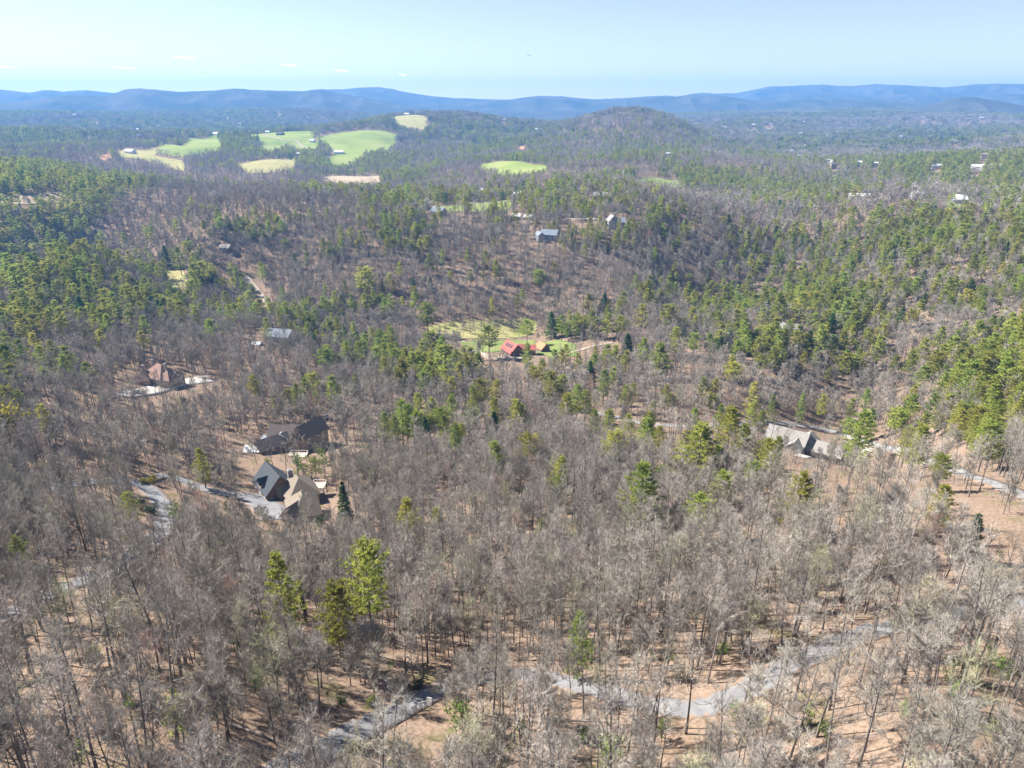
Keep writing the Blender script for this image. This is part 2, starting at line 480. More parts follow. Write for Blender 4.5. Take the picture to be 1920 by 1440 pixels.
# ------------------------------------------------------------------ fields, lawns, bare earth (photo outlines laid on the ground)
FIELDS = [('grass_field', 'grass', 'rolling green pasture with curved edge far left', (1850, 2700), [(297, 275), (313, 271), (341, 274), (352, 261), (388, 261), (402, 254), (417, 252), (412, 262), (415, 276), (405, 288), (370, 292), (345, 296), (325, 292), (300, 288)]),
          ('grass_field', 'grass_dry', 'narrow pale pasture strip left of the rolling green pasture', (1500, 2200), [(214, 286), (235, 281), (275, 283), (297, 275), (300, 286), (290, 292), (345, 303), (347, 322), (330, 320), (300, 308), (260, 298), (230, 296)]),
          ('grass_field', 'grass', 'green pasture with a lane between two pastures', (1950, 2900), [(466, 252), (535, 246), (575, 244), (592, 250), (590, 262), (600, 270), (592, 280), (565, 282), (540, 278), (510, 290), (495, 284), (488, 268), (468, 258)]),
          ('grass_field', 'grass', 'largest green hillside pasture left of centre', (1700, 2600), [(593, 259), (631, 250), (661, 246), (725, 246), (743, 254), (744, 268), (728, 282), (684, 288), (676, 298), (640, 318), (618, 316), (616, 300), (626, 284), (612, 272)]),
          ('grass_field', 'grass_dry', 'low pasture strip below the lane pasture', (1450, 1950), [(440, 310), (470, 303), (500, 300), (545, 300), (555, 296), (554, 312), (548, 322), (500, 326), (465, 326)]),
          ('grass_field', 'tan_field', 'tan stubble strip below the largest pasture', (1250, 1650), [(605, 333), (625, 330), (712, 330), (714, 358), (690, 360), (640, 348), (610, 342)]),
          ('grass_field', 'grass_dry', 'small round pasture on the far hilltop', (2300, 3100), [(735, 220), (752, 215), (775, 214), (796, 218), (803, 230), (797, 244), (760, 242), (738, 230)]),
          ('grass_field', 'grass', 'oval pasture in the centre distance', (1250, 1650), [(903, 309), (930, 303), (990, 307), (1030, 312), (1024, 322), (980, 330), (940, 330), (900, 322)]),
          ('grass_field', 'lawn', 'bright green strip beside the white blossoming trees', (1120, 1400), [(1180, 334), (1220, 332), (1270, 339), (1278, 352), (1240, 356), (1190, 350)]),
          ('lawn', 'lawn', 'bright green lawn along the hilltop lane', (690, 1000), [(800, 391), (880, 384), (968, 375), (976, 380), (945, 400), (925, 404), (880, 396), (830, 402)]),
          ('grass_field', 'tan_field', 'tan strip on the ridge at the left edge', (880, 1200), [(-60, 376), (0, 371), (60, 366), (110, 361), (125, 367), (110, 380), (60, 384), (-60, 390)]),
          ('meadow', 'grass_dry', 'yellowish meadow under bare trees behind the red-roofed house', (430, 680), [(800, 613), (860, 602), (990, 597), (1012, 606), (1004, 624), (960, 636), (850, 636), (800, 628)]),
          ('lawn', 'lawn', 'green lawn strip left of and behind the red-roofed house', (430, 640), [(862, 642), (905, 637), (1000, 638), (1004, 652), (950, 660), (900, 660), (872, 654)]),
          ('lawn', 'lawn', 'bright green lawn right of the red-roofed house', (430, 560), [(1012, 642), (1050, 637), (1078, 646), (1084, 668), (1040, 672), (1006, 662)]),
          ('grass_field', 'grass_dry', 'small yellow clearing in the left woods', (600, 820), [(308, 506), (343, 505), (356, 545), (348, 560), (322, 556)]),
          ('lawn', 'lawn', 'lawn around the blue house on the right ridge', (760, 1000), [(1765, 380), (1790, 377), (1850, 376), (1856, 386), (1780, 394)]),
          ('bare_earth', 'red_dirt', 'orange bare earth bank above the hilltop lane', (780, 1300), [(1010, 350), (1022, 345), (1031, 352), (1026, 362), (1014, 362)]),
          ('bare_earth', 'red_dirt', 'orange bare earth patch left of the pastures', (1700, 2200), [(185, 297), (205, 288), (210, 296), (198, 304)]),
          ('bare_earth', 'red_dirt', 'orange bare earth scar below the wooded hill', (1800, 2500), [(967, 277), (985, 273), (990, 281), (974, 286)]),
          ('clearing', 'tan_field', 'pale forest clearing on the right ridge', (880, 1300), [(1535, 352), (1570, 342), (1600, 350), (1590, 362), (1545, 362)])]

def inpoly(px, py, poly):
    px, py = np.asarray(px, float), np.asarray(py, float)
    ins = np.zeros(px.shape, bool)
    n = len(poly)
    for i in range(n):
        x0, y0 = poly[i]; x1, y1 = poly[(i + 1) % n]
        c = ((y0 > py) != (y1 > py)) & (px < (x1 - x0) * (py - y0) / ((y1 - y0) or 1e-9) + x0)
        ins ^= c
    return ins

FIELD_POLY = []
def lay_sheet(name, mname, label, rng, poly, lift=None):
    wp = [ground(x, y, *rng) for x, y in poly]
    ad = [(math.atan2(p.x, p.y), math.log(math.hypot(p.x, p.y))) for p in wp]
    FIELD_POLY.append((ad, 0.45 if name == 'meadow' else 1.0))
    a0, a1 = min(p[0] for p in ad), max(p[0] for p in ad)
    l0, l1 = min(p[1] for p in ad), max(p[1] for p in ad)
    A3, L3 = np.meshgrid(np.linspace(a0, a1, 74), np.linspace(l0, l1, 74))
    Dm = np.exp(L3)
    jx = 0.004 * vnoise(A3 * 3000, L3 * 3000, 30, 31)
    keep = inpoly((A3[:-1, :-1] + A3[1:, 1:]) / 2 + jx[1:, 1:] * (a1 - a0) * 4, (L3[:-1, :-1] + L3[1:, 1:]) / 2 + jx[:-1, :-1] * (l1 - l0) * 4, ad)
    X3, Y3 = Dm * np.sin(A3), Dm * np.cos(A3)
    Z3 = height(X3, Y3) + (lift if lift is not None else 0.12 + 0.0004 * float(Dm.mean()))
    return struct(link(name, gridmesh(name, X3, Y3, Z3, M[mname], keep)), label)

for nm, mm, lab, rg, poly in FIELDS:
    lay_sheet(nm, mm, lab, rg, poly)

# ------------------------------------------------------------------ roads
def catmull(p, n=14):
    p = [p[0] + (p[0] - p[1])] + p + [p[-1] + (p[-1] - p[-2])]
    out = []
    for i in range(1, len(p) - 2):
        for k in range(n):
            t = k / n
            out.append(0.5 * ((2 * p[i]) + (p[i + 1] - p[i - 1]) * t + (2 * p[i - 1] - 5 * p[i] + 4 * p[i + 1] - p[i + 2]) * t * t + (3 * p[i] - p[i - 1] - 3 * p[i + 1] + p[i + 2]) * t ** 3))
    out.append(p[-2])
    return out

ROAD_LINES = []     # (points, half width)
ROAD_SEE = []
def road(name, label, mname, pix, width, lift=0.10, clear=1.4, rng=(20, 9000), see=0.75):
    pts = [np.array(ground(x, y, *rng))[:2] for x, y in pix]
    c = np.array(catmull(pts))
    t = np.gradient(c, axis=0)
    t /= np.linalg.norm(t, axis=1)[:, None] + 1e-9
    nrm = np.stack([-t[:, 1], t[:, 0]], 1)
    wob = 1 + 0.06 * vnoise(c[:, 0], c[:, 1], 9, 41)
    offs = np.array([-1.02, -1.0, -0.5, 0, 0.5, 1.0, 1.02])
    X = c[:, 0:1] + nrm[:, 0:1] * offs * width / 2 * wob[:, None]
    Y = c[:, 1:2] + nrm[:, 1:2] * offs * width / 2 * wob[:, None]
    Z = height(X, Y)
    Zc = height(c[:, 0], c[:, 1])[:, None]
    Z = np.maximum(Z, 0.5 * Z + 0.5 * Zc) + lift
    Z[:, 3] += 0.03
    Z[:, 0] -= 0.6; Z[:, -1] -= 0.6
    ROAD_LINES.append((c, width / 2 + clear))
    qx, qy = proj(c[:, 0], c[:, 1], Zc[:, 0])
    ROAD_SEE.extend((a_, b_, see) for a_, b_ in zip(qx[::5], qy[::5]))
    me = gridmesh(name, X, Y, Z, M[mname])
    ac = np.tile(np.abs(offs), (len(c), 1)).ravel()
    me.attributes.new('across', 'FLOAT', 'POINT').data.foreach_set('value', ac.astype(np.float32))
    return struct(link(name, me), label)

road('road', 'grey paved road curving through the near woods', 'asphalt', [(430, 1520), (560, 1432), (650, 1382), (735, 1340), (815, 1300), (880, 1277), (960, 1266), (1050, 1277), (1140, 1300), (1220, 1322), (1300, 1330), (1375, 1310), (1450, 1268), (1510, 1236), (1580, 1205), (1650, 1182), (1740, 1160), (1850, 1140), (1990, 1125)], 4.4, clear=1.3, see=0.12)
road('road', 'grey paved road climbing through the left woods', 'asphalt', [(-90, 1205), (0, 1162), (60, 1132), (130, 1098), (200, 1072), (250, 1044), (295, 1005), (312, 975), (306, 948), (284, 922), (256, 908), (215, 902), (160, 905), (90, 915)], 6.0, clear=2.2, see=0.6)
road('driveway', 'grey driveway from the left road to the tan-roofed house', 'asphalt', [(268, 904), (300, 893), (330, 897), (375, 915), (420, 926), (465, 930), (500, 940)], 5.0, lift=0.14)
road('driveway', 'pale parking court in front of the tan-roofed house', 'asphalt', [(468, 930), (486, 940), (505, 955), (520, 975)], 11, lift=0.18)
road('road', 'pale paved road running behind the right house to the frame edge', 'pale_asphalt', [(1090, 768), (1150, 782), (1215, 795), (1280, 799), (1345, 797), (1410, 793), (1480, 795), (1550, 806), (1600, 822), (1650, 838), (1710, 853), (1770, 874), (1830, 897), (1900, 922), (2010, 965)], 5.6, clear=2.6, see=0.9)
road('driveway', 'pale concrete driveway beside the right house', 'concrete', [(1652, 839), (1622, 844), (1596, 850), (1574, 853), (1545, 856), (1500, 858)], 5.0, lift=0.16)
road('driveway', 'pale gravel turnaround at the right house', 'concrete', [(1585, 852), (1596, 858), (1600, 870)], 5.0, lift=0.20)
road('driveway', 'pale gravel drive in front of the red-roofed house', 'gravel', [(866, 640), (880, 652), (905, 664), (925, 673), (945, 672), (975, 671), (990, 660), (1010, 652)], 6.5, lift=0.25)
road('lane', 'dirt lane right of the small lawn in the valley', 'gravel', [(1050, 668), (1064, 664), (1090, 656), (1120, 648), (1150, 642)], 4, lift=0.25)
road('lane', 'short bare dirt lane in the left valley', 'gravel', [(460, 518), (470, 530), (480, 542), (494, 560), (508, 578)], 7, lift=0.3)
road('driveway', 'long pale driveway of the brown-roofed house on the left', 'concrete', [(225, 742), (255, 738), (285, 733), (320, 722), (355, 716), (395, 711)], 12, lift=0.3)
road('lane', 'pale lane along the hilltop lawn', 'concrete', [(810, 388), (860, 384), (910, 380), (960, 376), (1010, 374), (1060, 371)], 6, lift=0.5, rng=(640, 1300))
road('lane', 'pale lane winding through the pastures', 'gravel', [(488, 252), (505, 256), (530, 263), (555, 265), (565, 273), (580, 280)], 7, lift=1.4, rng=(1800, 2900))
road('driveway', 'pale drive leading left from the grey house on the ridge', 'concrete', [(1060, 410), (1090, 411), (1125, 412)], 6, lift=0.5, rng=(620, 1200))

# ------------------------------------------------------------------ houses
def flat(name, c, c2=None, scale=2.0, **k):
    return mat(name, [c, c2] if c2 else [c], scale, **k)

M['roof_tan'] = flat('tan_shingles', (0.160, 0.136, 0.108), (0.208, 0.176, 0.140), 1.5, spec=0)
M['roof_dark'] = flat('dark_shingles', (0.035, 0.042, 0.05), (0.06, 0.066, 0.075), 1.5, spec=0.2)
M['roof_brown'] = flat('brown_shingles', (0.12, 0.085, 0.075), (0.18, 0.135, 0.12), 1.5, spec=0)
M['roof_umber'] = flat('umber_shingles', (0.09, 0.078, 0.075), (0.14, 0.12, 0.11), 1.5, spec=0)
M['roof_rust'] = flat('rosy_brown_shingles', (0.208, 0.136, 0.112), (0.264, 0.180, 0.148), 1.5, spec=0)
M['roof_grey'] = flat('grey_shingles', (0.200, 0.188, 0.172), (0.264, 0.252, 0.232), 1.5, spec=0)
M['roof_red'] = flat('red_metal_roof', (0.288, 0.092, 0.076), (0.344, 0.124, 0.104), 0.8, spec=0)
M['roof_orange'] = flat('orange_roof', (0.42, 0.17, 0.09), (0.48, 0.22, 0.12), 0.8, spec=0)
M['metal_pale'] = flat('pale_metal_roof', (0.384, 0.384, 0.392), (0.448, 0.448, 0.456), 0.8, rough=0.5, spec=0.3)
M['roof_white'] = flat('white_roof', (0.592, 0.592, 0.592), (0.640, 0.640, 0.640), 0.8, spec=0)
M['roof_slate'] = flat('slate_blue_roof', (0.14, 0.16, 0.19), (0.2, 0.22, 0.25), 0.8, spec=0)
M['wall_wood'] = flat('brown_wood_siding', (0.14, 0.085, 0.06), (0.2, 0.13, 0.09), 2, spec=0)
M['wall_tan'] = flat('tan_siding', (0.288, 0.232, 0.168), (0.336, 0.272, 0.200), 2, spec=0)
M['wall_grey'] = flat('grey_siding', (0.272, 0.276, 0.288), (0.336, 0.340, 0.352), 2, spec=0)
M['wall_white'] = flat('white_siding', (0.576, 0.576, 0.568), (0.624, 0.624, 0.616), 2, spec=0)
M['wall_blue'] = flat('blue_grey_siding', (0.16, 0.19, 0.26), (0.2, 0.23, 0.3), 2, spec=0)
M['trim'] = flat('white_trim', (0.75, 0.74, 0.72))
M['stone'] = flat('chimney_stone', (0.22, 0.2, 0.19), (0.34, 0.32, 0.3), 3, spec=0)
M['glass'] = flat('window_glass', (0.035, 0.045, 0.055), rough=0.12, spec=0.6)
M['deck'] = flat('deck_boards', (0.36, 0.3, 0.24), (0.44, 0.37, 0.3), 3, spec=0)
M['black'] = flat('tyre_black', (0.02, 0.02, 0.02))

HOUSES = []        # (x, y, radius) no trees here
def gable_roof(w, l, rise, z, oh=0.6, th=0.28):
    mb = MB()
    a, b = w / 2 + oh, l / 2 + oh
    k = rise / (w / 2)
    ze, zr = z - oh * k, z + rise
    prof = [(-a, ze), (0, zr), (a, ze), (a, ze + th), (0, zr + th * 1.25), (-a, ze + th)]
    f0 = [(x, -b, zz) for x, zz in prof]; f1 = [(x, b, zz) for x, zz in prof]
    mb.poly([f0[0], f0[1], f0[4], f0[5]]); mb.poly([f0[1], f0[2], f0[3], f0[4]])
    mb.poly([f1[5], f1[4], f1[1], f1[0]]); mb.poly([f1[4], f1[3], f1[2], f1[1]])
    for i in range(6):
        j = (i + 1) % 6
        mb.poly([f0[j], f0[i], f1[i], f1[j]])
    return mb

def hip_roof(w, l, rise, z, oh=0.7, th=0.28):
    mb = MB()
    a, b = w / 2 + oh, l / 2 + oh
    k = rise / (w / 2)
    ze, zr = z - oh * k, z + rise
    rl = max(l / 2 - w / 2, 0.05)
    e = [(-a, -b, ze + th), (a, -b, ze + th), (a, b, ze + th), (-a, b, ze + th)]
    r0, r1 = (0, -rl, zr + th), (0, rl, zr + th)
    mb.poly([e[0], e[1], r0]); mb.poly([e[2], e[3], r1])
    mb.poly([e[1], e[2], r1, r0]); mb.poly([e[3], e[0], r0, r1])
    lo = [(x, y, ze) for x, y, _ in e]
    for i in range(4):
        j = (i + 1) % 4
        mb.poly([lo[i], lo[j], e[j], e[i]])
    mb.poly(lo[::-1])
    return mb

WIN_ME = {}
def window_mesh(w, h, glass, frame):
    k = (w, h, frame.name)
    if k not in WIN_ME:
        mb = MB(); mb.box(-w / 2, w / 2, -0.03, 0.05, 0, h, 0)
        fr = MB()
        t = 0.12
        fr.box(-w / 2 - t, w / 2 + t, -0.03, 0.10, -t, 0); fr.box(-w / 2 - t, w / 2 + t, -0.03, 0.10, h, h + t)
        fr.box(-w / 2 - t, -w / 2, -0.03, 0.10, 0, h); fr.box(w / 2, w / 2 + t, -0.03, 0.10, 0, h)
        fr.box(-0.04, 0.04, 0.05, 0.09, 0, h)
        WIN_ME[k] = (mb.mesh('window', glass), fr.mesh('window_frame', frame))
    return WIN_ME[k]

def house(name, label, px, py, rot, blocks, cat='house', rad=None, group=None, rng=(20, 6000), at=None, windows=True, dz=0.0, sc=1.0, see=0.6):
    """blocks: dict(x,y,w,l,h,rise,kind,roof,wall,rz) w across the ridge, l along it (local Y); local -Y faces the camera when rot = 0"""
    p = at if at is not None else ground(px, py, *rng)
    root = bpy.data.objects.new(name, None)
    COL.objects.link(root)
    root.location = (p.x, p.y, p.z + dz)
    root.rotation_euler = (0, 0, R(rot))
    root.scale = (sc,) * 3
    tag(root, label, cat, group)
    for b in blocks:
        w, l, h, rise = b['w'], b['l'], b['h'], b['rise']
        loc = (b.get('x', 0), b.get('y', 0), b.get('z', 0))
        rz = R(b.get('rz', 0))
        mb = MB()
        mb.box(-w / 2, w / 2, -l / 2, l / 2, -3.0, h)
        if b.get('kind', 'gable') == 'gable':
            rr = rise * 0.985
            for y in (-l / 2, l / 2):
                mb.poly([(-w / 2, y, h), (w / 2, y, h), (0, y, h + rr)] if y < 0 else [(w / 2, y, h), (-w / 2, y, h), (0, y, h + rr)])
            rf = gable_roof(w, l, rise, h + 0.02)
        else:
            rf = hip_roof(w, l, rise, h + 0.02)
        link('wall', mb.mesh('wall', M[b['wall']]), root, loc, (0, 0, rz))
        ro = link('roof', rf.mesh('roof', M[b['roof']]), root, loc, (0, 0, rz))
        for c in b.get('chimney', []):
            cm = MB(); cx, cy, cw, ch = c
            cm.box(cx - cw / 2, cx + cw / 2, cy - cw * 0.4, cy + cw * 0.4, h - 1, h + rise + ch)
            cm.box(cx - cw / 2 - 0.12, cx + cw / 2 + 0.12, cy - cw * 0.4 - 0.12, cy + cw * 0.4 + 0.12, h + rise + ch, h + rise + ch + 0.2)
            cm.box(cx - cw / 4, cx + cw / 4, cy - cw * 0.2, cy + cw * 0.2, h + rise + ch + 0.2, h + rise + ch + 0.5)
            link('chimney', cm.mesh('chimney', M[b.get('chim_mat', 'stone')]), ro)
        for s in b.get('skylight', []):     # (side, y, along, size)
            side, sy, t, sw, sl = s
            k = math.atan2(rise, w / 2)
            cx = side * (w / 2) * (1 - t); cz = h + rise * t + 0.42
            sm = MB(); sm.box(-sl / 2, sl / 2, -sw / 2, sw / 2, -0.1, 0.12)
            link('skylight', sm.mesh('skylight', M[b.get('sky_mat', 'glass')]), ro, (cx, sy, cz), (0, side * k, 0))
        if windows:
            wm, fm = window_mesh(1.3, 1.6, M['glass'], M['trim'])
            zs = [0.9] if h < 4.5 else [0.9, 3.6]
            for zz in zs:
                if zz + 1.9 > h: continue
                for sx in (-1, 1):
                    n = max(1, int(l / 4))
                    for i in range(n):
                        y = -l / 2 + (i + 0.5) * l / n
                        o = link('window', wm, root, None, None)
                        q = Vector((sx * (w / 2 + 0.02), y, zz)); q.rotate(Euler((0, 0, rz)))
                        o.location = Vector(loc) + q; o.rotation_euler = (0, 0, rz + (-R(90) if sx > 0 else R(90)))
                        link('window_frame', fm, o)
                for sy in (-1, 1):
                    n = max(1, int(w / 4))
                    for i in range(n):
                        x = -w / 2 + (i + 0.5) * w / n
                        if zz < 1 and sy < 0 and i == n // 2 and not b.get('nodoor'):
                            dm = MB(); dm.box(-0.55, 0.55, -0.03, 0.06, 0, 2.1)
                            o = link('door', dm.mesh('door', M[b.get('door', 'wall_wood')]), root)
                            hd = MB(); hd.box(-0.04, 0.04, 0.06, 0.14, -0.08, 0.08)
                            link('handle', hd.mesh('handle', M['metal_pale']), o, (0.4, 0, 1.0))
                            zo = 0.15
                        else:
                            o = link('window', wm, root); zo = zz
                            link('window_frame', fm, o)
                        q = Vector((x, sy * (l / 2 + 0.02), zo)); q.rotate(Euler((0, 0, rz)))
                        o.location = Vector(loc) + q; o.rotation_euler = (0, 0, rz + (R(180) if sy < 0 else 0))
        if rad is None: r_ = 0.62 * math.hypot(w, l)
        else: r_ = rad
        q = Vector(loc); q.rotate(Euler((0, 0, R(rot))))
        HOUSES.append((p.x + q.x, p.y + q.y, r_, see))
    return root

def deck(root, x0, x1, y0, y1, z, rail=True):
    mb = MB()
    n = max(2, int((y1 - y0) / 0.6))
    mb.box(x0, x1, y0, y1, z - 0.25, z)
    d = link('deck', mb.mesh('deck', M['deck']), root)
    pm = MB(); pm.box(-0.12, 0.12, -0.12, 0.12, -4, z - 0.25)
    pme = pm.mesh('deck_post', M['wall_wood'])
    for x in (x0 + 0.2, x1 - 0.2):
        for y in (y0 + 0.2, y1 - 0.2):
            link('deck_post', pme, d, (x, y, 0))
    if rail:
        rm = MB()
        for a in ((x0, x1, y0, y0 + 0.1), (x0, x1, y1 - 0.1, y1), (x0, x0 + 0.1, y0, y1), (x1 - 0.1, x1, y0, y1)):
            rm.box(*a, z + 0.95, z + 1.07)
        for x in np.arange(x0, x1 + 0.01, 1.2):
            for y in (y0, y1 - 0.1):
                rm.box(x, x + 0.1, y, y + 0.1, z, z + 0.95)
        link('railing', rm.mesh('railing', M['trim']), d)

# tan-and-dark-roofed house below the brown one
hb = house('house', 'large house with dark gable roof joined to a tan hipped roof and stone chimney', 540, 938, 0, [
    dict(x=-6.5, y=5.5, w=12, l=15, h=4.5, rise=6.4, roof='roof_dark', wall='wall_wood', rz=38, nodoor=1),
    dict(x=4.5, y=1.0, w=11.5, l=15, h=5.0, rise=5.0, roof='roof_tan', wall='wall_tan', rz=32, chimney=[(-1.6, 4.5, 1.8, 1.3)], kind='hip'),
    dict(x=-0.5, y=1.5, w=5.0, l=8, h=4.6, rise=2.9, roof='roof_tan', wall='wall_tan', rz=-52, nodoor=1),
    dict(x=-9.0, y=3.0, z=5.2, w=2.8, l=5.0, h=2.0, rise=1.5, roof='roof_dark', wall='wall_tan', rz=-52, nodoor=1),
    dict(x=7.0, y=-3.2, w=5.2, l=6.0, h=4.2, rise=2.6, roof='roof_tan', wall='wall_tan', rz=20)], rad=10, sc=0.84, see=0.88)
deck(hb, 8.5, 13.5, 3.5, 8.5, 3.4)
house('house', 'tan hip-roofed wing house just below the house with the dark gable roof', 571, 968, 0, [
    dict(x=0, y=0, w=9.5, l=13, h=4.2, rise=4.6, roof='roof_tan', wall='wall_tan', rz=24, kind='hip'),
    dict(x=-1.2, y=-4.0, w=6.0, l=8, h=4.0, rise=3.6, roof='roof_tan', wall='wall_tan', rz=-28)], rad=8.5, see=0.8, sc=0.9)
# brown roofed house
ha = house('house', 'sprawling dark brown-roofed house with a pale skylight dormer', 540, 842, 0, [
    dict(x=0.5, y=6.0, w=12, l=19, h=5, rise=5.0, roof='roof_umber', wall='wall_wood', rz=90, nodoor=1),
    dict(x=9.5, y=6.5, w=8.5, l=15, h=6.5, rise=5.0, roof='roof_tan', wall='wall_tan', rz=-32, nodoor=1),
    dict(x=-6.5, y=-2.5, w=9, l=15, h=4.2, rise=3.6, roof='roof_umber', wall='wall_wood', rz=-48, nodoor=1),
    dict(x=-13.5, y=-6.0, w=6.5, l=8, h=3.4, rise=1.6, roof='metal_pale', wall='wall_wood', rz=90, nodoor=1),
    dict(x=-3.0, y=2.2, w=4.0, l=4.4, h=6.2, rise=1.5, roof='metal_pale', wall='wall_wood', rz=0, nodoor=1),
    dict(x=-9.0, y=-0.5, w=4.6, l=7.0, h=4.0, rise=2.4, roof='roof_slate', wall='wall_wood', rz=40, nodoor=1),
    dict(x=6.0, y=0.5, w=4.4, l=6.5, h=5.2, rise=2.8, roof='roof_tan', wall='wall_tan', rz=-30)], rad=9, sc=0.84, see=0.76)
deck(ha, 3.5, 11.5, -10.5, -5.5, 1.2)
# rosy brown house far left
house('house', 'rosy brown hip-roofed house with pale-capped chimneys left of the long pale driveway', 293, 722, 0, [
    dict(x=1, y=6, w=13, l=17, h=5, rise=6, roof='roof_rust', wall='wall_tan', rz=60, kind='hip', chimney=[(0, 6.5, 1.3, 1.8), (0, -6.0, 1.3, 1.6)]),
    dict(x=8, y=3, w=9, l=12, h=4.6, rise=4.2, roof='roof_rust', wall='wall_tan', rz=-18, nodoor=1, kind='hip'),
    dict(x=-8, y=2, w=9.5, l=13, h=4.4, rise=4.2, roof='roof_brown', wall='wall_tan', rz=14, nodoor=1, kind='hip', chimney=[(0, 3.5, 1.3, 1.8)])], rad=9, sc=0.85, see=0.5)
# right grey house
house('house', 'long grey-roofed house with white end wall beside the pale right road', 1500, 846, -37, [
    dict(x=-6.0, y=0, w=12, l=17, h=5.6, rise=3.8, roof='roof_grey', wall='wall_grey', rz=90, nodoor=1),
    dict(x=-1.0, y=-5.0, w=6.5, l=8, h=5.2, rise=2.4, roof='roof_grey', wall='wall_grey', rz=0),
    dict(x=9.5, y=1.2, w=10.5, l=16, h=3.8, rise=3.0, roof='roof_grey', wall='wall_wood', rz=90, nodoor=1),
    dict(x=2, y=2.5, w=9, l=8, h=4.6, rise=3.2, roof='roof_grey', wall='wall_grey', rz=0, nodoor=1)], rad=10, see=0.95)
# red-roofed house in the valley
hf = house('house', 'red metal-roofed house with three dark skylights in the valley clearing', 962, 664, 0, [
    dict(x=-0.5, y=0, w=10.5, l=13, h=3.6, rise=4.8, roof='roof_red', wall='wall_wood', rz=32, skylight=[(-1, -2.6, 0.55, 1.6, 2.4), (-1, 0.2, 0.55, 1.6, 2.4), (-1, 3.0, 0.55, 1.6, 2.4)]),
    dict(x=9.5, y=3.5, w=6.5, l=11, h=3.2, rise=2.3, roof='roof_red', wall='wall_wood', rz=82, nodoor=1)], rad=13, see=0.95)
deck(hf, -10, -4.2, -10, -6.5, 0.8)
house('shed', 'small orange-roofed outbuilding right of the red-roofed house', 1017, 658, 0, [
    dict(x=0, y=0, w=7, l=8, h=2.8, rise=3.0, roof='roof_orange', wall='wall_wood', rz=30)], cat='shed', rad=9)
# other houses of the middle distance
house('house', 'slate-roofed house half hidden by trees left of the pine belt', 528, 640, 0, [
    dict(x=0, y=0, w=11, l=17, h=5, rise=3.6, roof='roof_slate', wall='wall_grey', rz=75), dict(x=-12, y=-14, w=5, l=7, h=3.2, rise=1.2, roof='metal_pale', wall='wall_white', rz=80, nodoor=1)], rad=8)
house('house', 'grey house with twin gables on the ridge above the valley', 1147, 424, 0, [
    dict(x=0, y=0, w=11, l=14, h=6.5, rise=6, roof='roof_grey', wall='wall_grey', rz=8, chimney=[(2.5, 2, 1.4, 1.0)]),
    dict(x=8, y=1, w=10, l=14, h=5.0, rise=4.4, roof='roof_slate', wall='wall_blue', rz=80, nodoor=1)], rad=9, sc=0.85, rng=(600, 1300))
house('house', 'grey house with a pale gable beside the yellow shrubs on the ridge', 1026, 448, 0, [
    dict(x=3, y=2, w=13, l=20, h=5.5, rise=5.0, roof='roof_slate', wall='wall_blue', rz=70), dict(x=-9, y=-1, w=8, l=12, h=5.0, rise=3.6, roof='roof_slate', wall='wall_grey', rz=20)], rad=9, sc=0.8, rng=(600, 1300))
house('house', 'dark-roofed house by the white blossom at the lawn end', 823, 404, 0, [
    dict(x=0, y=0, w=10, l=14, h=4.5, rise=4.0, roof='roof_slate', wall='wall_grey', rz=60)], rad=10, rng=(600, 1300))
house('house', 'white house with dark roofs above the bright lawn', 910, 368, 0, [
    dict(x=-4, y=0, w=10, l=12, h=6.5, rise=4.0, roof='roof_slate', wall='wall_white', rz=20), dict(x=9, y=0, w=8, l=9, h=5.5, rise=3.4, roof='roof_slate', wall='wall_white', rz=80)], rad=13, rng=(660, 1500))
house('house', 'white gabled house where the hilltop lane bends', 974, 371, 0, [
    dict(x=0, y=0, w=10, l=14, h=4.5, rise=3.5, roof='roof_white', wall='wall_white', rz=65)], rad=10, rng=(660, 1500))
house('shed', 'small white shed left of the ridge driveway', 968, 410, 0, [dict(w=6, l=8, h=3, rise=2, roof='roof_white', wall='wall_white', rz=80)], cat='shed', rad=7, rng=(600, 1400))
house('shed', 'small pale shed at the head of the ridge driveway', 991, 412, 0, [dict(w=6, l=8, h=3, rise=2, roof='metal_pale', wall='wall_grey', rz=70)], cat='shed', rad=7, rng=(600, 1400))
house('house', 'low grey house among bare trees right of the hilltop lane', 1128, 372, 0, [dict(w=11, l=20, h=4, rise=3, roof='roof_grey', wall='wall_tan', rz=85)], rad=12, rng=(660, 1500))
house('house', 'pale low house with tan roof on the right ridge', 1722, 372, 0, [dict(w=10, l=16, h=4.5, rise=3.2, roof='roof_grey', wall='wall_white', rz=88)], rad=16, rng=(750, 1300))
house('house', 'blue house with white roof between dark conifers on the right ridge', 1797, 381, 0, [dict(w=9, l=13, h=4.5, rise=2.6, roof='roof_white', wall='wall_blue', rz=82), dict(x=3, y=7, w=7, l=9, h=5.0, rise=2.6, roof='roof_white', wall='wall_white', rz=20)], rad=18, rng=(750, 1300))
house('house', 'pale grey low house left of the round dark tree on the ridge', 1610, 374, 0, [dict(w=10, l=22, h=4.5, rise=2.4, roof='roof_white', wall='wall_grey', rz=80)], rad=15, rng=(750, 1300))
house('house', 'small white-roofed house among bare trees above the gully', 1396, 396, 0, [dict(w=7, l=10, h=3.5, rise=1.8, roof='metal_pale', wall='wall_tan', rz=80)], rad=9, rng=(700, 1400))
house('house', 'tan cabin hidden among the pines on the right slope', 1478, 624, 0, [dict(w=9, l=14, h=4, rise=2.6, roof='roof_grey', wall='wall_tan', rz=60)], rad=7, rng=(300, 700))
house('house', 'small grey house among trees in the upper left woods', 425, 470, 0, [dict(w=7, l=11, h=3.5, rise=2.4, roof='roof_grey', wall='wall_wood', rz=70)], rad=6, rng=(600, 1200), see=0.3)
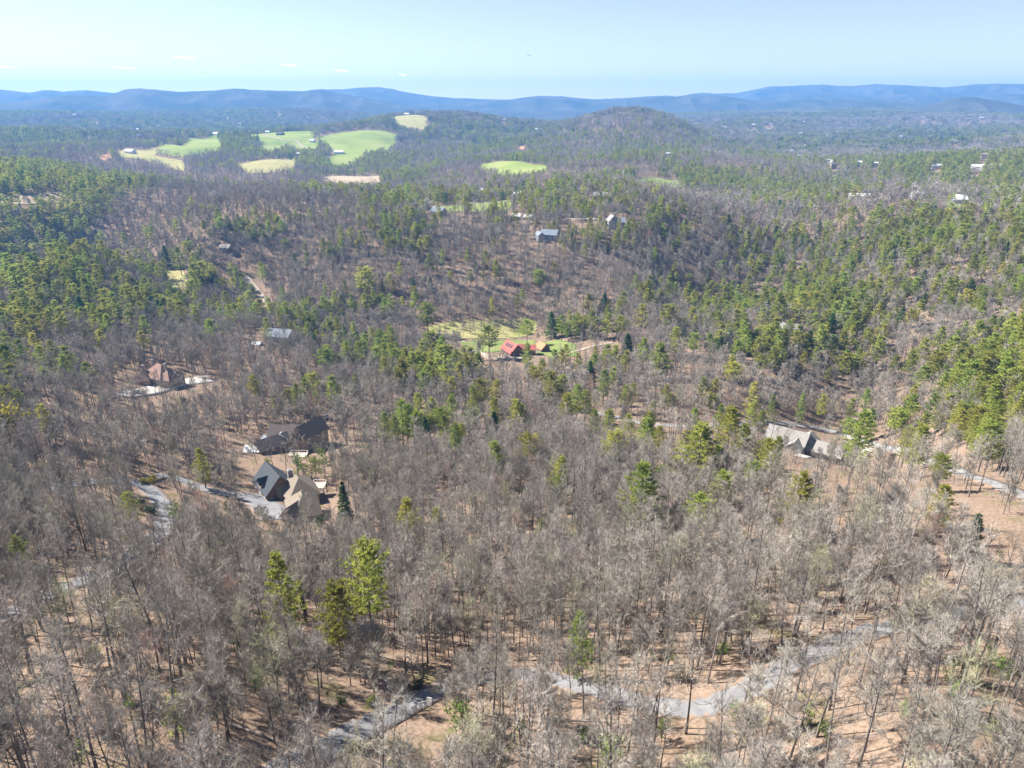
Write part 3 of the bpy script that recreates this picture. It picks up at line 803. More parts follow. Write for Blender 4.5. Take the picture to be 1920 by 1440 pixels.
FARH = [(245, 288, 'long white farmhouse beside the pale pasture strip', 26, (1700, 2300)), (407, 252, 'white barn on the crest of the rolling pasture', 30, (2000, 2900)),
        (502, 249, 'small white farm building at the head of the pasture lane', 14, (2000, 3000)), (526, 254, 'long dark shed in the lane pasture', 24, (2000, 3000)),
        (586, 267, 'pale blue barn between the lane pasture and the largest pasture', 16, (1800, 2700)), (636, 289, 'white farmhouse at the foot of the largest pasture', 24, (1600, 2400)),
        (560, 292, 'tan hut above the low pasture strip', 9, (1600, 2300)), (763, 216, 'white house on top of the round hilltop pasture', 18, (2500, 3300)),
        (946, 222, 'white house on the far saddle left of the wooded hill', 20, (2600, 4200)), (1008, 245, 'white house on the left flank of the wooded hill', 16, (2000, 3000)),
        (1035, 222, 'white barn on the far saddle beside the wooded hill', 26, (2600, 4500)), (1832, 318, 'white house left of the blossoming hedge', 20, (1300, 2000)),
        (1755, 316, 'white gabled house with grey roof at the foot of the right valley', 18, (1300, 2200)), (1252, 302, 'white shed on the right flank of the wooded hill', 14, (1600, 2600))]
for x, y, lab, s, rg in FARH:
    dk = 'dark' in lab
    house('shed' if ('shed' in lab or 'hut' in lab) else ('barn' if 'barn' in lab or 'farm building' in lab else 'house'), lab, x, y, 0,
          [dict(w=s * 0.5, l=s, h=5, rise=s * 0.16, roof='roof_umber' if dk else ('metal_pale' if 'grey' in lab or 'blue' in lab else 'roof_white'), wall='wall_wood' if dk else ('wall_tan' if 'tan' in lab else 'wall_white'), rz=85 + RNG.uniform(-25, 10))],
          cat='shed' if ('shed' in lab or 'hut' in lab) else ('barn' if 'barn' in lab or 'farm building' in lab else 'house'), rad=s * 0.8, rng=rg, windows=False, dz=0.8)
SUB = [(1413, 236), (1420, 251), (1436, 232), (1446, 233), (1500, 252), (1491, 290), (1484, 286), (1497, 296), (1510, 277), (1550, 256), (1552, 306), (1562, 314), (1520, 303), (1632, 268), (1664, 260), (1688, 258), (1640, 268), (1665, 228), (1698, 223), (1731, 222), (1752, 223), (1800, 228), (1815, 224), (1840, 222), (1860, 223), (1851, 257), (1790, 268), (1796, 262), (1740, 275), (1611, 310), (1640, 312), (1845, 296), (1560, 219), (1360, 240), (1300, 225), (1312, 211), (1330, 209), (1505, 230)]
nth = ['first', 'second', 'third', 'fourth', 'fifth', 'sixth', 'seventh', 'eighth', 'ninth', 'tenth', 'eleventh', 'twelfth', 'thirteenth', 'fourteenth', 'fifteenth', 'sixteenth', 'seventeenth', 'eighteenth', 'nineteenth', 'twentieth']
def ordinal(i):
    if i < 20: return nth[i]
    t = ['', '', 'twenty', 'thirty', 'forty', 'fifty', 'sixty', 'seventy', 'eighty', 'ninety'][(i + 1) // 10]
    return (t + '-' + nth[(i + 1) % 10 - 1]) if (i + 1) % 10 else t[:-1] + 'ieth'
for i, (x, y) in enumerate(sorted(SUB)):
    s = float(RNG.uniform(10, 15)) * (1.0 if y > 245 else 1.5)
    house('house', f'small pale house in the far right valley, {ordinal(i)} from the left', x, y + 2, 0,
          [dict(w=s * 0.55, l=s, h=6, rise=s * 0.17, roof=random.choice(['metal_pale', 'roof_grey', 'roof_brown', 'roof_slate', 'roof_white']), wall=random.choice(['wall_white', 'wall_tan', 'wall_grey']), rz=float(RNG.uniform(50, 110)))], rad=s * 0.9, group='pale houses of the far right valley', rng=(1200, 14000), windows=False, dz=3)
LF = [(20, 213), (64, 217), (110, 218), (140, 217), (180, 225), (232, 216), (300, 238), (312, 240), (160, 245), (165, 252), (386, 203), (428, 223), (440, 204), (450, 234), (522, 210), (258, 245), (262, 258), (200, 203), (216, 201)]
for i, (x, y) in enumerate(sorted(LF)):
    s = float(RNG.uniform(12, 18))
    house('house', f'tiny pale house in the far left woods, {ordinal(i)} from the left', x, y + 2, 0,
          [dict(w=s * 0.55, l=s, h=6, rise=s * 0.17, roof=random.choice(['roof_grey', 'metal_pale', 'roof_slate']), wall=random.choice(['wall_white', 'wall_tan', 'wall_grey']), rz=float(RNG.uniform(50, 110)))], rad=s * 1.1, group='pale houses of the far left woods', rng=(1800, 14000), windows=False, dz=4)

# ------------------------------------------------------------------ cars
def car(label, px, py, rot, body, rng=(20, 900)):
    p = ground(px, py, *rng)
    root = bpy.data.objects.new('parked_car', None); COL.objects.link(root)
    root.location = (p.x, p.y, p.z + 0.35); root.rotation_euler = (0, 0, R(rot))
    tag(root, label, 'car')
    side = [(-2.25, 0.35), (-2.25, 0.85), (-1.9, 1.0), (-1.0, 1.05), (-0.95, 1.05), (1.2, 1.08), (2.2, 1.02), (2.3, 0.8), (2.3, 0.35)]
    mb = MB()
    a = [(x, -0.9, z) for x, z in side]; b = [(x, 0.9, z) for x, z in side]
    mb.poly(a); mb.poly(b[::-1])
    for i in range(len(side)):
        j = (i + 1) % len(side); mb.poly([a[j], a[i], b[i], b[j]])
    bo = link('body', mb.mesh('body', M[body]), root)
    cb = MB()
    lo = [(-1.0, 1.04), (2.0, 1.04)]; hi = [(-0.3, 1.62), (1.7, 1.62)]
    L0 = [(lo[0][0], -0.85, 1.04), (lo[1][0], -0.85, 1.04), (lo[1][0], 0.85, 1.04), (lo[0][0], 0.85, 1.04)]
    H0 = [(hi[0][0], -0.68, 1.6), (hi[1][0], -0.68, 1.6), (hi[1][0], 0.68, 1.6), (hi[0][0], 0.68, 1.6)]
    for i in range(4):
        j = (i + 1) % 4; cb.poly([L0[i], L0[j], H0[j], H0[i]])
    link('window_band', cb.mesh('window_band', M['glass']), root)
    rf = MB(); rf.box(-0.32, 1.72, -0.7, 0.7, 1.59, 1.66)
    link('car_roof', rf.mesh('car_roof', M[body]), root)
    wm = MB(); wm.tube([(0, -0.11, 0), (0, 0.11, 0)], [0.34, 0.34], 12); wm.poly([(0.34 * math.cos(t), -0.11, 0.34 * math.sin(t)) for t in np.linspace(0, 2 * math.pi, 12, endpoint=False)])
    rm = MB(); rm.tube([(0, -0.13, 0), (0, 0.13, 0)], [0.2, 0.2], 10); rm.poly([(0.2 * math.cos(t), -0.13, 0.2 * math.sin(t)) for t in np.linspace(0, 2 * math.pi, 10, endpoint=False)])
    w_, r_ = wm.mesh('wheel', M['black']), rm.mesh('rim', M['metal_pale'])
    for x in (-1.45, 1.45):
        for y in (-0.82, 0.82):
            o = link('wheel', w_, root, (x, y, 0.34)); link('rim', r_, o)
car('white car parked on the long pale driveway at the far left house', 253, 738, 10, 'trim')
car('white car parked behind the brown-roofed house', 608, 786, 35, 'trim')

# ------------------------------------------------------------------ white boards by the near road
def board(label, px, py, w, h, z0, rot, lean):
    p = ground(px, py)
    root = bpy.data.objects.new('sign_board', None); COL.objects.link(root)
    root.location = p; root.rotation_euler = (0, 0, R(rot)); tag(root, label, 'sign')
    mb = MB(); mb.box(-w / 2, w / 2, -0.03, 0.03, z0, z0 + h)
    link('panel', mb.mesh('panel', M['trim']), root, rot=(R(lean), 0, 0))
    for sx in (-1, 1):
        pm = MB(); pm.box(sx * w * 0.4 - 0.04, sx * w * 0.4 + 0.04, 0.035, 0.1, -0.4, z0 + h * 0.8)
        link('post', pm.mesh('post', M['trim']), root)
board('leftmost and lowest of three small white boards beside the near road', 779, 1340, 0.8, 0.8, 0.3, 25, -32)
board('middle of three small white boards beside the near road', 791, 1333, 0.7, 0.8, 0.35, 20, -28)
board('tallest white board, rightmost of three beside the near road', 804, 1328, 0.68, 1.15, 0.35, -12, -16)

# ------------------------------------------------------------------ trees
def rv(r, s=1.0):
    return np.array([r.uniform(-s, s), r.uniform(-s, s), r.uniform(-s, s)])

def unit(v):
    return v / (np.linalg.norm(v) + 1e-9)

def spike(mb, r, p, d, ln, w, mi=0):
    """one tapering twig or needle spray: a single thin face"""
    s = unit(np.cross(d, rv(r))) * w * 0.5
    mb.tri(tuple(p - s), tuple(p + s), tuple(p + d * ln + s * 0.2), mi)

def bare_tree(seed, H, cr, lod, fork=False, cb=0.42):
    """bare hardwood: trunk and limbs in one builder, fine twigs in the other"""
    r = random.Random(seed)
    tr, tw = MB(), MB()
    r0 = 0.0098 * H * r.uniform(0.85, 1.15) * (1.0 if lod == 0 else 1.25 if lod == 1 else 1.7)
    n = {0: 7, 1: 5, 2: 3}[lod]
    lean = np.array([r.uniform(-0.05, 0.05), r.uniform(-0.05, 0.05), 0])
    def axis(t):
        return np.array([lean[0] * H * t + 0.25 * math.sin(3.1 * t + seed), lean[1] * H * t + 0.25 * math.cos(2.3 * t + seed) - 0.25, H * 0.93 * t])
    ts = np.linspace(0, 1, n)
    pts = [axis(t) for t in ts]
    pts[0] = pts[0] + np.array([0, 0, -0.8])
    tr.tube(pts, [r0 * (1.25 if i == 0 else 1) * (1 - 0.86 * t ** 0.9) for i, t in enumerate(ts)], {0: 6, 1: 4, 2: 3}[lod])
    nl = {0: 15, 1: 11, 2: 7}[lod]
    nsub = {0: 7, 1: 5, 2: 3}[lod]
    ntw = {0: 19, 1: 10, 2: 7}[lod]
    tl = {0: 1.0, 1: 1.35, 2: 2.1}[lod]
    wd = {0: 0.028, 1: 0.085, 2: 0.29}[lod]
    ga = r.uniform(0, 6.28)
    for i in range(nl):
        t = cb + (0.97 - cb) * (i + r.uniform(0, 0.7)) / nl
        ga += 2.4 + r.uniform(-0.5, 0.5)
        p0 = axis(t)
        k = (t - cb) / (1 - cb)
        L = cr * (1.45 - 0.75 * k) * r.uniform(0.75, 1.15)
        if fork and i < 2: L *= 1.35
        el = R(28 + 34 * k + r.uniform(-10, 12))
        d = np.array([math.cos(ga) * math.cos(el), math.sin(ga) * math.cos(el), math.sin(el)])
        rr = r0 * (1 - 0.86 * t ** 0.9) * r.uniform(0.5, 0.75)
        path, q, dd = [p0], p0.copy(), d.copy()
        ns = {0: 4, 1: 3, 2: 2}[lod]
        for j in range(ns):
            q = q + dd * L / ns
            path.append(q.copy())
            dd = unit(dd + np.array([0, 0, 0.20]) + rv(r, 0.22))
        tr.tube(path, [rr * (1 - 0.8 * j / ns) for j in range(ns + 1)], 3 if lod else 4)
        for j in range(nsub):
            u = 0.22 + 0.78 * (j + r.random()) / nsub
            x = u * ns; a = min(int(x), ns - 1)
            b = path[a] + (path[a + 1] - path[a]) * (x - a)
            bd = unit(unit(path[a + 1] - path[a]) * 0.7 + rv(r, 0.85) + np.array([0, 0, 0.35]))
            bl = L * r.uniform(0.28, 0.5) * (1.15 - 0.5 * u)
            e = b + bd * bl
            if lod < 2:
                s_ = unit(np.cross(bd, rv(r))) * wd * (1.1 if lod == 0 else 0.8)
                tw.tri(tuple(b - s_), tuple(b + s_), tuple(e))
            for m_ in range(ntw):
                v = 0.15 + 0.85 * r.random()
                d3 = unit(bd * 0.75 + rv(r, 0.8) + np.array([0, 0, 0.30]))
                spike(tw, r, b + bd * bl * v, d3, tl * r.uniform(0.55, 1.25), wd * r.uniform(0.75, 1.2))
    for i in range(ntw * 4):
        t = r.uniform(0.72, 1.0)
        d3 = unit(rv(r, 1) * np.array([1, 1, 0.6]) + np.array([0, 0, 0.6]))
        spike(tw, r, axis(t), d3, tl * r.uniform(0.9, 1.7), wd)
    return tr, tw

def pine(seed, H, cr, lod, kind='white', cb=0.28):
    r = random.Random(seed)
    tr, nd = MB(), MB()
    r0 = 0.0125 * H
    n = {0: 6, 1: 4, 2: 3}[lod]
    bend = (r.uniform(-0.3, 0.3), r.uniform(-0.3, 0.3))
    def axis(t):
        return np.array([bend[0] * math.sin(3 * t), bend[1] * math.sin(2.2 * t + 1), H * t])
    pts = [axis(t) for t in np.linspace(0, 1, n)]
    pts[0] = pts[0] - np.array([0, 0, 0.8])
    tr.tube(pts, [r0 * (1 - 0.9 * t) for t in np.linspace(0, 1, n)], {0: 6, 1: 4, 2: 3}[lod])
    nw = {0: 13, 1: 10, 2: 7}[lod]
    if kind == 'hemlock': nw = int(nw * 1.25)
    per = {0: 6, 1: 5, 2: 4}[lod]
    ntf = {0: 9, 1: 6, 2: 3}[lod]
    nsp = {0: 11, 1: 8, 2: 5}[lod]
    ln = {0: 0.62, 1: 1.0, 2: 1.7}[lod]
    wd = {0: 0.20, 1: 0.42, 2: 0.95}[lod]
    for i in range(nw):
        t = cb + (1 - cb) * ((i + 0.3 * r.random()) / nw)
        k = (t - cb) / (1 - cb)
        if kind == 'white':
            prof = (0.55 + 0.45 * min(1, k / 0.25)) * (1 - k) ** 0.72 + 0.10
        elif kind == 'pitch':
            prof = math.sin(math.pi * (0.15 + 0.8 * k)) ** 0.8
        else:
            prof = (1 - k) ** 0.95 + 0.04
        ph = r.uniform(0, 6.28)
        for j in range(per):
            if kind != 'hemlock' and r.random() < 0.14: continue
            ga = ph + 6.283 * j / per + r.uniform(-0.35, 0.35)
            L = cr * prof * (r.uniform(0.62, 1.2) if kind != 'hemlock' else r.uniform(0.85, 1.1))
            el = R({'white': 4 + 38 * k, 'pitch': 12 + 40 * k, 'hemlock': -6 + 25 * k}[kind] + r.uniform(-9, 9))
            d = np.array([math.cos(ga) * math.cos(el), math.sin(ga) * math.cos(el), math.sin(el)])
            p0 = axis(t) + np.array([0, 0, r.uniform(-0.3, 0.3)])
            p1 = p0 + d * L * 0.6
            p2 = p1 + unit(d + np.array([0, 0, 0.22 if kind != 'hemlock' else -0.15])) * L * 0.4
            if lod < 2:
                tr.tube([p0, p1, p2], [r0 * 0.26 * (1 - 0.7 * t), r0 * 0.16 * (1 - 0.6 * t), 0.012], 3)
            for m_ in range(ntf):
                u = 0.22 + 0.78 * (m_ + r.random()) / ntf
                c = p0 + (p1 - p0) * (u / 0.6) if u < 0.6 else p1 + (p2 - p1) * ((u - 0.6) / 0.4)
                wdt = 0.30 * L * (1.1 - u * 0.7)
                lat = unit(np.cross(d, (0, 0, 1)))
                c = c + lat * r.uniform(-wdt, wdt) + np.array([0, 0, r.uniform(-0.12, 0.18)])
                for s_ in range(nsp):
                    d3 = unit(d * 0.55 + rv(r, 0.95) * np.array([1, 1, 0.75]) + np.array([0, 0, 0.22]))
                    spike(nd, r, c, d3, ln * r.uniform(0.7, 1.25), wd * r.uniform(0.8, 1.2))
    for s_ in range(nsp * 3):
        spike(nd, r, axis(1 - 0.12 * r.random()), unit(rv(r, 0.7) + np.array([0, 0, 0.9])), ln * 1.1, wd)
    return tr, nd

def leafy(seed, H, cr, nb, nleaf, ls, cb=0.18, stems=1, up=0.35):
    """young leafy tree or shrub: stems and branches, small leaf faces spread through the crown"""
    r = random.Random(seed)
    tr, lf = MB(), MB()
    for s in range(stems):
        off = np.array([r.uniform(-0.25, 0.25), r.uniform(-0.25, 0.25), 0]) * (stems > 1) * cr * 0.5
        sp_ = rv(r, 0.3) * np.array([1, 1, 0]) * (1 if stems > 1 else 0.25)
        top = off + np.array([sp_[0] * H, sp_[1] * H, H * r.uniform(0.8, 0.98)])
        tr.tube([off - np.array([0, 0, 0.4]), (off + top) / 2 + rv(r, 0.1), top], [0.016 * H, 0.010 * H, 0.01], 4)
        for i in range(nb):
            t = cb + (1 - cb) * (i + r.random()) / nb
            p0 = off + (top - off) * t
            ga = r.uniform(0, 6.28); el = R(r.uniform(5, 50))
            d = np.array([math.cos(ga) * math.cos(el), math.sin(ga) * math.cos(el), math.sin(el)])
            L = cr * math.sin(math.pi * (0.12 + 0.8 * t)) ** 0.7 * r.uniform(0.6, 1.15)
            p1 = p0 + d * L
            tr.tube([p0, p1], [0.006 * H, 0.008], 3)
            for m_ in range(nleaf):
                c = p0 + d * L * r.uniform(0.25, 1.05) + rv(r, 0.24 * cr)
                d3 = unit(rv(r, 1) + np.array([0, 0, up]))
                s_ = unit(np.cross(d3, rv(r)))
                a = ls * r.uniform(0.6, 1.2)
                lf.poly([tuple(c - s_ * a * 0.4), tuple(c + d3 * a * 0.55), tuple(c + s_ * a * 0.4), tuple(c - d3 * a * 0.55)])
    return tr, lf

def meshes(pair, mats, tname='trunk', cname='crown'):
    return pair[0].mesh(tname, mats[0]), pair[1].mesh(cname, mats[1])

def joined(pair, mats, name):
    a, b = pair
    mb = MB()
    n = len(a.v)
    mb.v = a.v + b.v
    mb.f = a.f + [tuple(i + n for i in f) for f in b.f]
    mb.m = [0] * len(a.f) + [1] * len(b.f)
    return mb.mesh(name, mats)

TW = [M['twig'], M['twig'], M['twig'], M['twig'], M['twig'], M['twig'], M['twig_bud'], M['twig_bud'], M['twig_red']]
BARE0 = []
for i, m_ in enumerate(TW):
    BARE0.append(bare_tree(100 + i, [23, 21, 24, 19, 22, 25, 20, 17, 16][i], [3.8, 3.1, 4.4, 3.8, 2.8, 4.9, 3.6, 3.7, 3.4][i], 0, i in (2, 5), [0.50, 0.58, 0.44, 0.38, 0.62, 0.42, 0.44, 0.36, 0.34][i]))
BARE0_ME = [meshes(p, (M['bark'], m_)) for p, m_ in zip(BARE0, TW)]
BARE1 = [bare_tree(200 + i, [22, 20, 24, 19, 21, 18, 17][i], [5.2, 4.6, 5.6, 4.9, 4.5, 4.6, 4.4][i], 1, i == 2, 0.36) for i in range(7)]
TW1 = [M['twig']] * 5 + [M['twig_bud'], M['twig_red']]
BARE2 = [bare_tree(300 + i, [21, 19, 23, 20, 18][i], [6.4, 5.8, 6.8, 6.0, 5.6][i], 2, False, 0.30) for i in range(5)]
TW2 = [M['twig']] * 3 + [M['twig_bud'], M['twig_red']]
PK = ['white', 'white', 'white', 'pitch', 'hemlock', 'white', 'pitch']
PM = [M['needle'], M['needle'], M['needle'], M['needle'], M['needle_dark'], M['needle'], M['needle']]
PH = [24, 22, 20, 20, 19, 26, 17]
PR = [5.2, 4.6, 5.0, 5.2, 4.0, 5.8, 4.6]
PB = [0.24, 0.18, 0.12, 0.42, 0.08, 0.30, 0.34]
PINE0_ME = [meshes(pine(400 + i, PH[i], PR[i], 0, PK[i], PB[i]), (M['bark'], PM[i])) for i in range(7)]
PINE1_ME = [meshes(pine(450 + i, PH[i], PR[i], 1, PK[i], PB[i]), (M['bark'], PM[i])) for i in range(7)]

def proto_collection(name, items):
    c = bpy.data.collections.new(name)
    for i, me in enumerate(items):
        c.objects.link(bpy.data.objects.new(f'{name}_{i:02d}', me))
    return c

PC_BARE0 = proto_collection('hardwood_near', [joined(p, (M['bark'], m_), 'hardwood') for p, m_ in zip(BARE0, TW)])
PC_BARE1 = proto_collection('hardwood_mid', [joined(p, (M['bark'], m_), 'hardwood') for p, m_ in zip(BARE1, TW1)])
PC_BARE2 = proto_collection('hardwood_far', [joined(p, (M['bark'], m_), 'hardwood') for p, m_ in zip(BARE2, TW2)])
PC_PINE1 = proto_collection('pine_mid', [joined(pine(450 + i, PH[i], PR[i], 1, PK[i], PB[i]), (M['bark'], PM[i]), 'pine') for i in range(7)])
PC_PINE2 = proto_collection('pine_far', [joined(pine(500 + i, PH[i], PR[i] * 1.05, 2, PK[i], PB[i]), (M['bark'], PM[i]), 'pine') for i in range(7)])

def clump(seed, kinds, spread, n):
    """a few small far trees standing together"""
    r = random.Random(seed)
    mb = MB()
    for _ in range(n):
        k = r.choice(kinds)
        pr = pine(seed * 7 + _, r.uniform(17, 24), 5.2, 2, k, 0.2) if k in ('white', 'hemlock') else bare_tree(seed * 7 + _, r.uniform(17, 23), 5.8, 2, False, 0.3)
        ox, oy = r.uniform(-spread, spread), r.uniform(-spread, spread)
        for part, mi in ((pr[0], 0), (pr[1], 2 if k == 'white' else 3 if k == 'hemlock' else 1)):
            n0 = len(mb.v)
            mb.v += [(v[0] + ox, v[1] + oy, v[2]) for v in part.v]
            mb.f += [tuple(i + n0 for i in f) for f in part.f]
            mb.m += [mi] * len(part.f)
    return mb.mesh('far_trees', (M['bark'], M['twig'], M['needle'], M['needle_dark']))

PC_CLUMP = proto_collection('far_clump', [clump(600 + i, k, 9, 5) for i, k in enumerate([['bare'], ['bare'], ['bare', 'bare', 'white'], ['white', 'hemlock', 'bare'], ['white'], ['hemlock', 'white']])])
PC_PATCH = proto_collection('farthest_clump', [clump(700 + i, k, 30, 16) for i, k in enumerate([['bare'], ['bare', 'bare', 'white'], ['bare', 'white', 'hemlock'], ['white', 'hemlock']])])

# share of evergreens over the photograph, 80-px cells from y = 200 down
EG = np.array([[int(c) for c in row] for row in (
    '665544433335432223444554', '676664443333334455544444', '565555433221233211222333', '545465544322111112233322',
    '555443444331112233343223', '323211134551156655433334', '110000124665466532111334', '000000011675146643222223',
    '000000131210001222211111', '110000011100001110110011', '000010000000000000000011', '010000010000010000000000',
    '000000000000000000000000', '000000000000010000000000', '000000000010000000100000', '010000000000000000000000')], float) / 9.0

def egf(px, py):
    c = np.clip(px / 80.0 - 0.5, 0, 22.999); r_ = np.clip((py - 200) / 80.0 - 0.5, 0, 14.999)
    i, j = r_.astype(int), c.astype(int)
    fi, fj = r_ - i, c - j
    return (EG[i, j] * (1 - fj) + EG[i, j + 1] * fj) * (1 - fi) + (EG[i + 1, j] * (1 - fj) + EG[i + 1, j + 1] * fj) * fi

def near_line(x, y, c, w):
    out = np.zeros(len(x), bool)
    bb = (x > c[:, 0].min() - w) & (x < c[:, 0].max() + w) & (y > c[:, 1].min() - w) & (y < c[:, 1].max() + w)
    idx = np.nonzero(bb)[0]
    if len(idx):
        best = np.full(len(idx), 1e9)
        for a, b in zip(c[:-1], c[1:]):
            ab = b - a
            t = np.clip(((x[idx] - a[0]) * ab[0] + (y[idx] - a[1]) * ab[1]) / (ab @ ab + 1e-9), 0, 1)
            best = np.minimum(best, np.hypot(x[idx] - a[0] - t * ab[0], y[idx] - a[1] - t * ab[1]))
        out[idx] = best < w
    return out

def blocked(x, y, margin=0.0, fields=True):
    d = np.hypot(x, y); a = np.arctan2(x, y)
    bad = np.zeros(len(x), bool)
    for c, w in ROAD_LINES:
        bad |= near_line(x, y, c, w + margin)
    for hx, hy, hr, _s in HOUSES:
        hd = math.hypot(hx, hy)
        if hd > 1150:
            ux, uy = hx / hd, hy / hd
            fw, lt = x * ux + y * uy, np.abs(x * uy - y * ux)
            bad |= (lt < hr * 0.6) & (fw > hd - min(0.09 * hd, 260)) & (fw < hd + hr)
            continue
        k = min(6.0, hr * 0.5)
        cx, cy = hx - hx / hd * k, hy - hy / hd * k
        bad |= (np.hypot(x - cx, y - cy) < hr + k * 0.6)
    if fields:
        for poly, share in FIELD_POLY:
            i_ = inpoly(a, np.log(d), poly)
            if share == 1.0:
                i_ |= inpoly(a, np.log(d) + 0.022, poly) & (d > 1000)
            bad |= i_ if share == 1.0 else (i_ & (RNG.random(len(x)) < share))
    return bad

def scatter(d0, d1, s, seed, thin=0.0, xmargin=300):
    r = np.random.default_rng(seed)
    X, Y = np.meshgrid(np.arange(-d1 * 0.95, d1 * 0.95, s), np.arange(d0 * 0.3, d1, s))
    x = (X + r.uniform(-0.48, 0.48, X.shape) * s).ravel()
    y = (Y + r.uniform(-0.48, 0.48, X.shape) * s).ravel()
    d = np.hypot(x, y)
    a = np.arctan2(x, y)
    k = (d >= d0) & (d < d1) & (np.abs(a) < (R(64) if d1 < 260 else R(44)))
    if thin:
        k &= r.random(len(x)) > thin
    x, y, d = x[k], y[k], d[k]
    z = height(x, y)
    px, py = proj(x, y, z + 12)
    k = (px > -xmargin) & (px < 1920 + xmargin * 0.7) & (py < 1440 + 420)
    x, y, z = x[k], y[k], z[k]
    k = ~blocked(x, y)
    return x[k], y[k], z[k]

# ---- conifers seen one by one: photo x, crown top y, crown foot y
def zl(lst, x0, y0, s):
    return [(x0 + a / s, y0 + b / s, y0 + c / s) for a, b, c in lst]
PX = zl([(480, 370, 490), (410, 300, 400), (810, 60, 130), (870, 120, 200), (725, 170, 240), (800, 180, 240), (1110, 180, 260), (330, 130, 200), (140, 170, 300), (180, 290, 390),
         (1180, 410, 540), (1240, 430, 540), (1310, 430, 530), (1410, 400, 520), (1500, 420, 530), (1570, 440, 540), (1690, 370, 500), (1840, 380, 500), (1480, 340, 400), (1390, 340, 400),
         (830, 500, 630), (1045, 460, 560), (250, 540, 650), (310, 580, 680), (500, 530, 650), (560, 610, 790), (500, 640, 760), (340, 680, 820), (400, 640, 760), (270, 480, 560),
         (100, 580, 710), (30, 580, 700), (620, 780, 900), (700, 650, 760), (770, 650, 760), (790, 800, 930), (740, 830, 950), (870, 800, 900), (910, 690, 800), (1000, 690, 780),
         (620, 880, 1010), (430, 870, 1010), (340, 910, 1100), (510, 920, 1030), (640, 1040, 1190), (560, 1010, 1110), (680, 1090, 1190), (980, 910, 1070), (860, 900, 1060), (860, 1030, 1130),
         (1010, 980, 1080), (1180, 750, 900), (1240, 770, 900), (1270, 870, 1020), (1330, 820, 980), (1370, 890, 990), (1420, 650, 750), (1330, 660, 740), (1400, 720, 820), (1480, 740, 880),
         (1530, 720, 830), (1610, 570, 660), (1700, 560, 680), (1790, 590, 740), (1880, 500, 620), (1540, 640, 720), (1600, 680, 760), (1420, 990, 1100), (1500, 1040, 1130), (1610, 990, 1140),
         (1730, 980, 1150), (1790, 1060, 1200), (1720, 1120, 1200), (1200, 640, 720), (1240, 650, 740), (1130, 690, 800), (1080, 740, 830), (460, 760, 860), (550, 560, 660), (660, 700, 800)], 640, 450, 3.0)
PX += zl([(1110, 10, 90), (940, 60, 160), (870, 130, 220), (1240, 60, 170), (1140, 90, 150), (1790, 30, 120), (1830, 140, 220), (1250, 240, 310), (1550, 250, 330), (1700, 260, 330), (1830, 250, 320),
          (1280, 360, 440), (1060, 370, 430), (1180, 390, 470), (520, 280, 440), (640, 280, 440), (740, 300, 400), (300, 300, 400), (380, 290, 370), (330, 400, 500), (430, 390, 470), (880, 330, 470),
          (800, 430, 520), (860, 500, 630), (990, 520, 590), (400, 160, 200), (460, 200, 280), (790, 210, 290), (1010, 250, 320), (1150, 320, 380), (130, 330, 430), (50, 370, 460), (60, 520, 620),
          (200, 550, 630), (290, 560, 640), (400, 560, 650), (260, 650, 740), (490, 580, 680), (650, 630, 710), (680, 560, 610), (1300, 560, 660), (1230, 600, 720), (1390, 520, 590), (1590, 470, 570),
          (1650, 580, 680), (1750, 640, 740), (1490, 680, 810), (1540, 650, 720), (1370, 660, 750), (1290, 740, 820), (1430, 600, 660), (1780, 450, 560), (870, 680, 750), (110, 750, 860), (170, 790, 880),
          (270, 750, 800), (380, 880, 980), (480, 850, 990), (750, 850, 980), (730, 960, 1080), (810, 950, 1010), (1010, 970, 1060), (1160, 940, 1050), (990, 820, 920), (910, 870, 960), (640, 860, 960),
          (1660, 890, 1010), (1490, 930, 1060), (1560, 960, 1090), (1800, 940, 1040), (1630, 1060, 1210), (1240, 860, 920), (1210, 1080, 1130), (60, 940, 1040), (100, 1010, 1270), (200, 970, 1030),
          (250, 1030, 1080), (500, 1080, 1300), (600, 1100, 1250), (455, 1100, 1290), (320, 1040, 1200), (240, 1280, 1410), (380, 1270, 1350), (1400, 1230, 1330), (20, 1150, 1280)], 1280, 450, 2.88)
PX += zl([(40, 50, 230), (170, 80, 180), (90, 150, 300), (200, 210, 300), (440, 110, 220), (600, 70, 140), (460, 370, 460), (510, 400, 470), (120, 400, 560), (200, 420, 580), (280, 440, 530), (40, 570, 640),
          (200, 600, 660), (730, 450, 520), (810, 450, 540), (800, 540, 630), (570, 560, 630), (1020, 350, 480), (1100, 380, 500), (1000, 20, 160), (930, 40, 150), (1090, 140, 260), (1140, 130, 260),
          (1470, 130, 220), (1500, 450, 550), (1770, 570, 640), (1840, 640, 740), (1430, 840, 910), (500, 750, 830), (1290, 370, 480), (1210, 310, 380), (1660, 350, 440), (1190, 520, 580), (370, 730, 800)], 0, 450, 3.0)
PX += [(1050, 893, 945), (1357, 893, 942), (1243, 903, 925), (820, 955, 1000), (380, 868, 905), (1830, 1005, 1050), (1770, 965, 985), (245, 925, 985), (30, 1020, 1065), (1260, 975, 1012), (1345, 840, 895), (1015, 1010, 1030)]
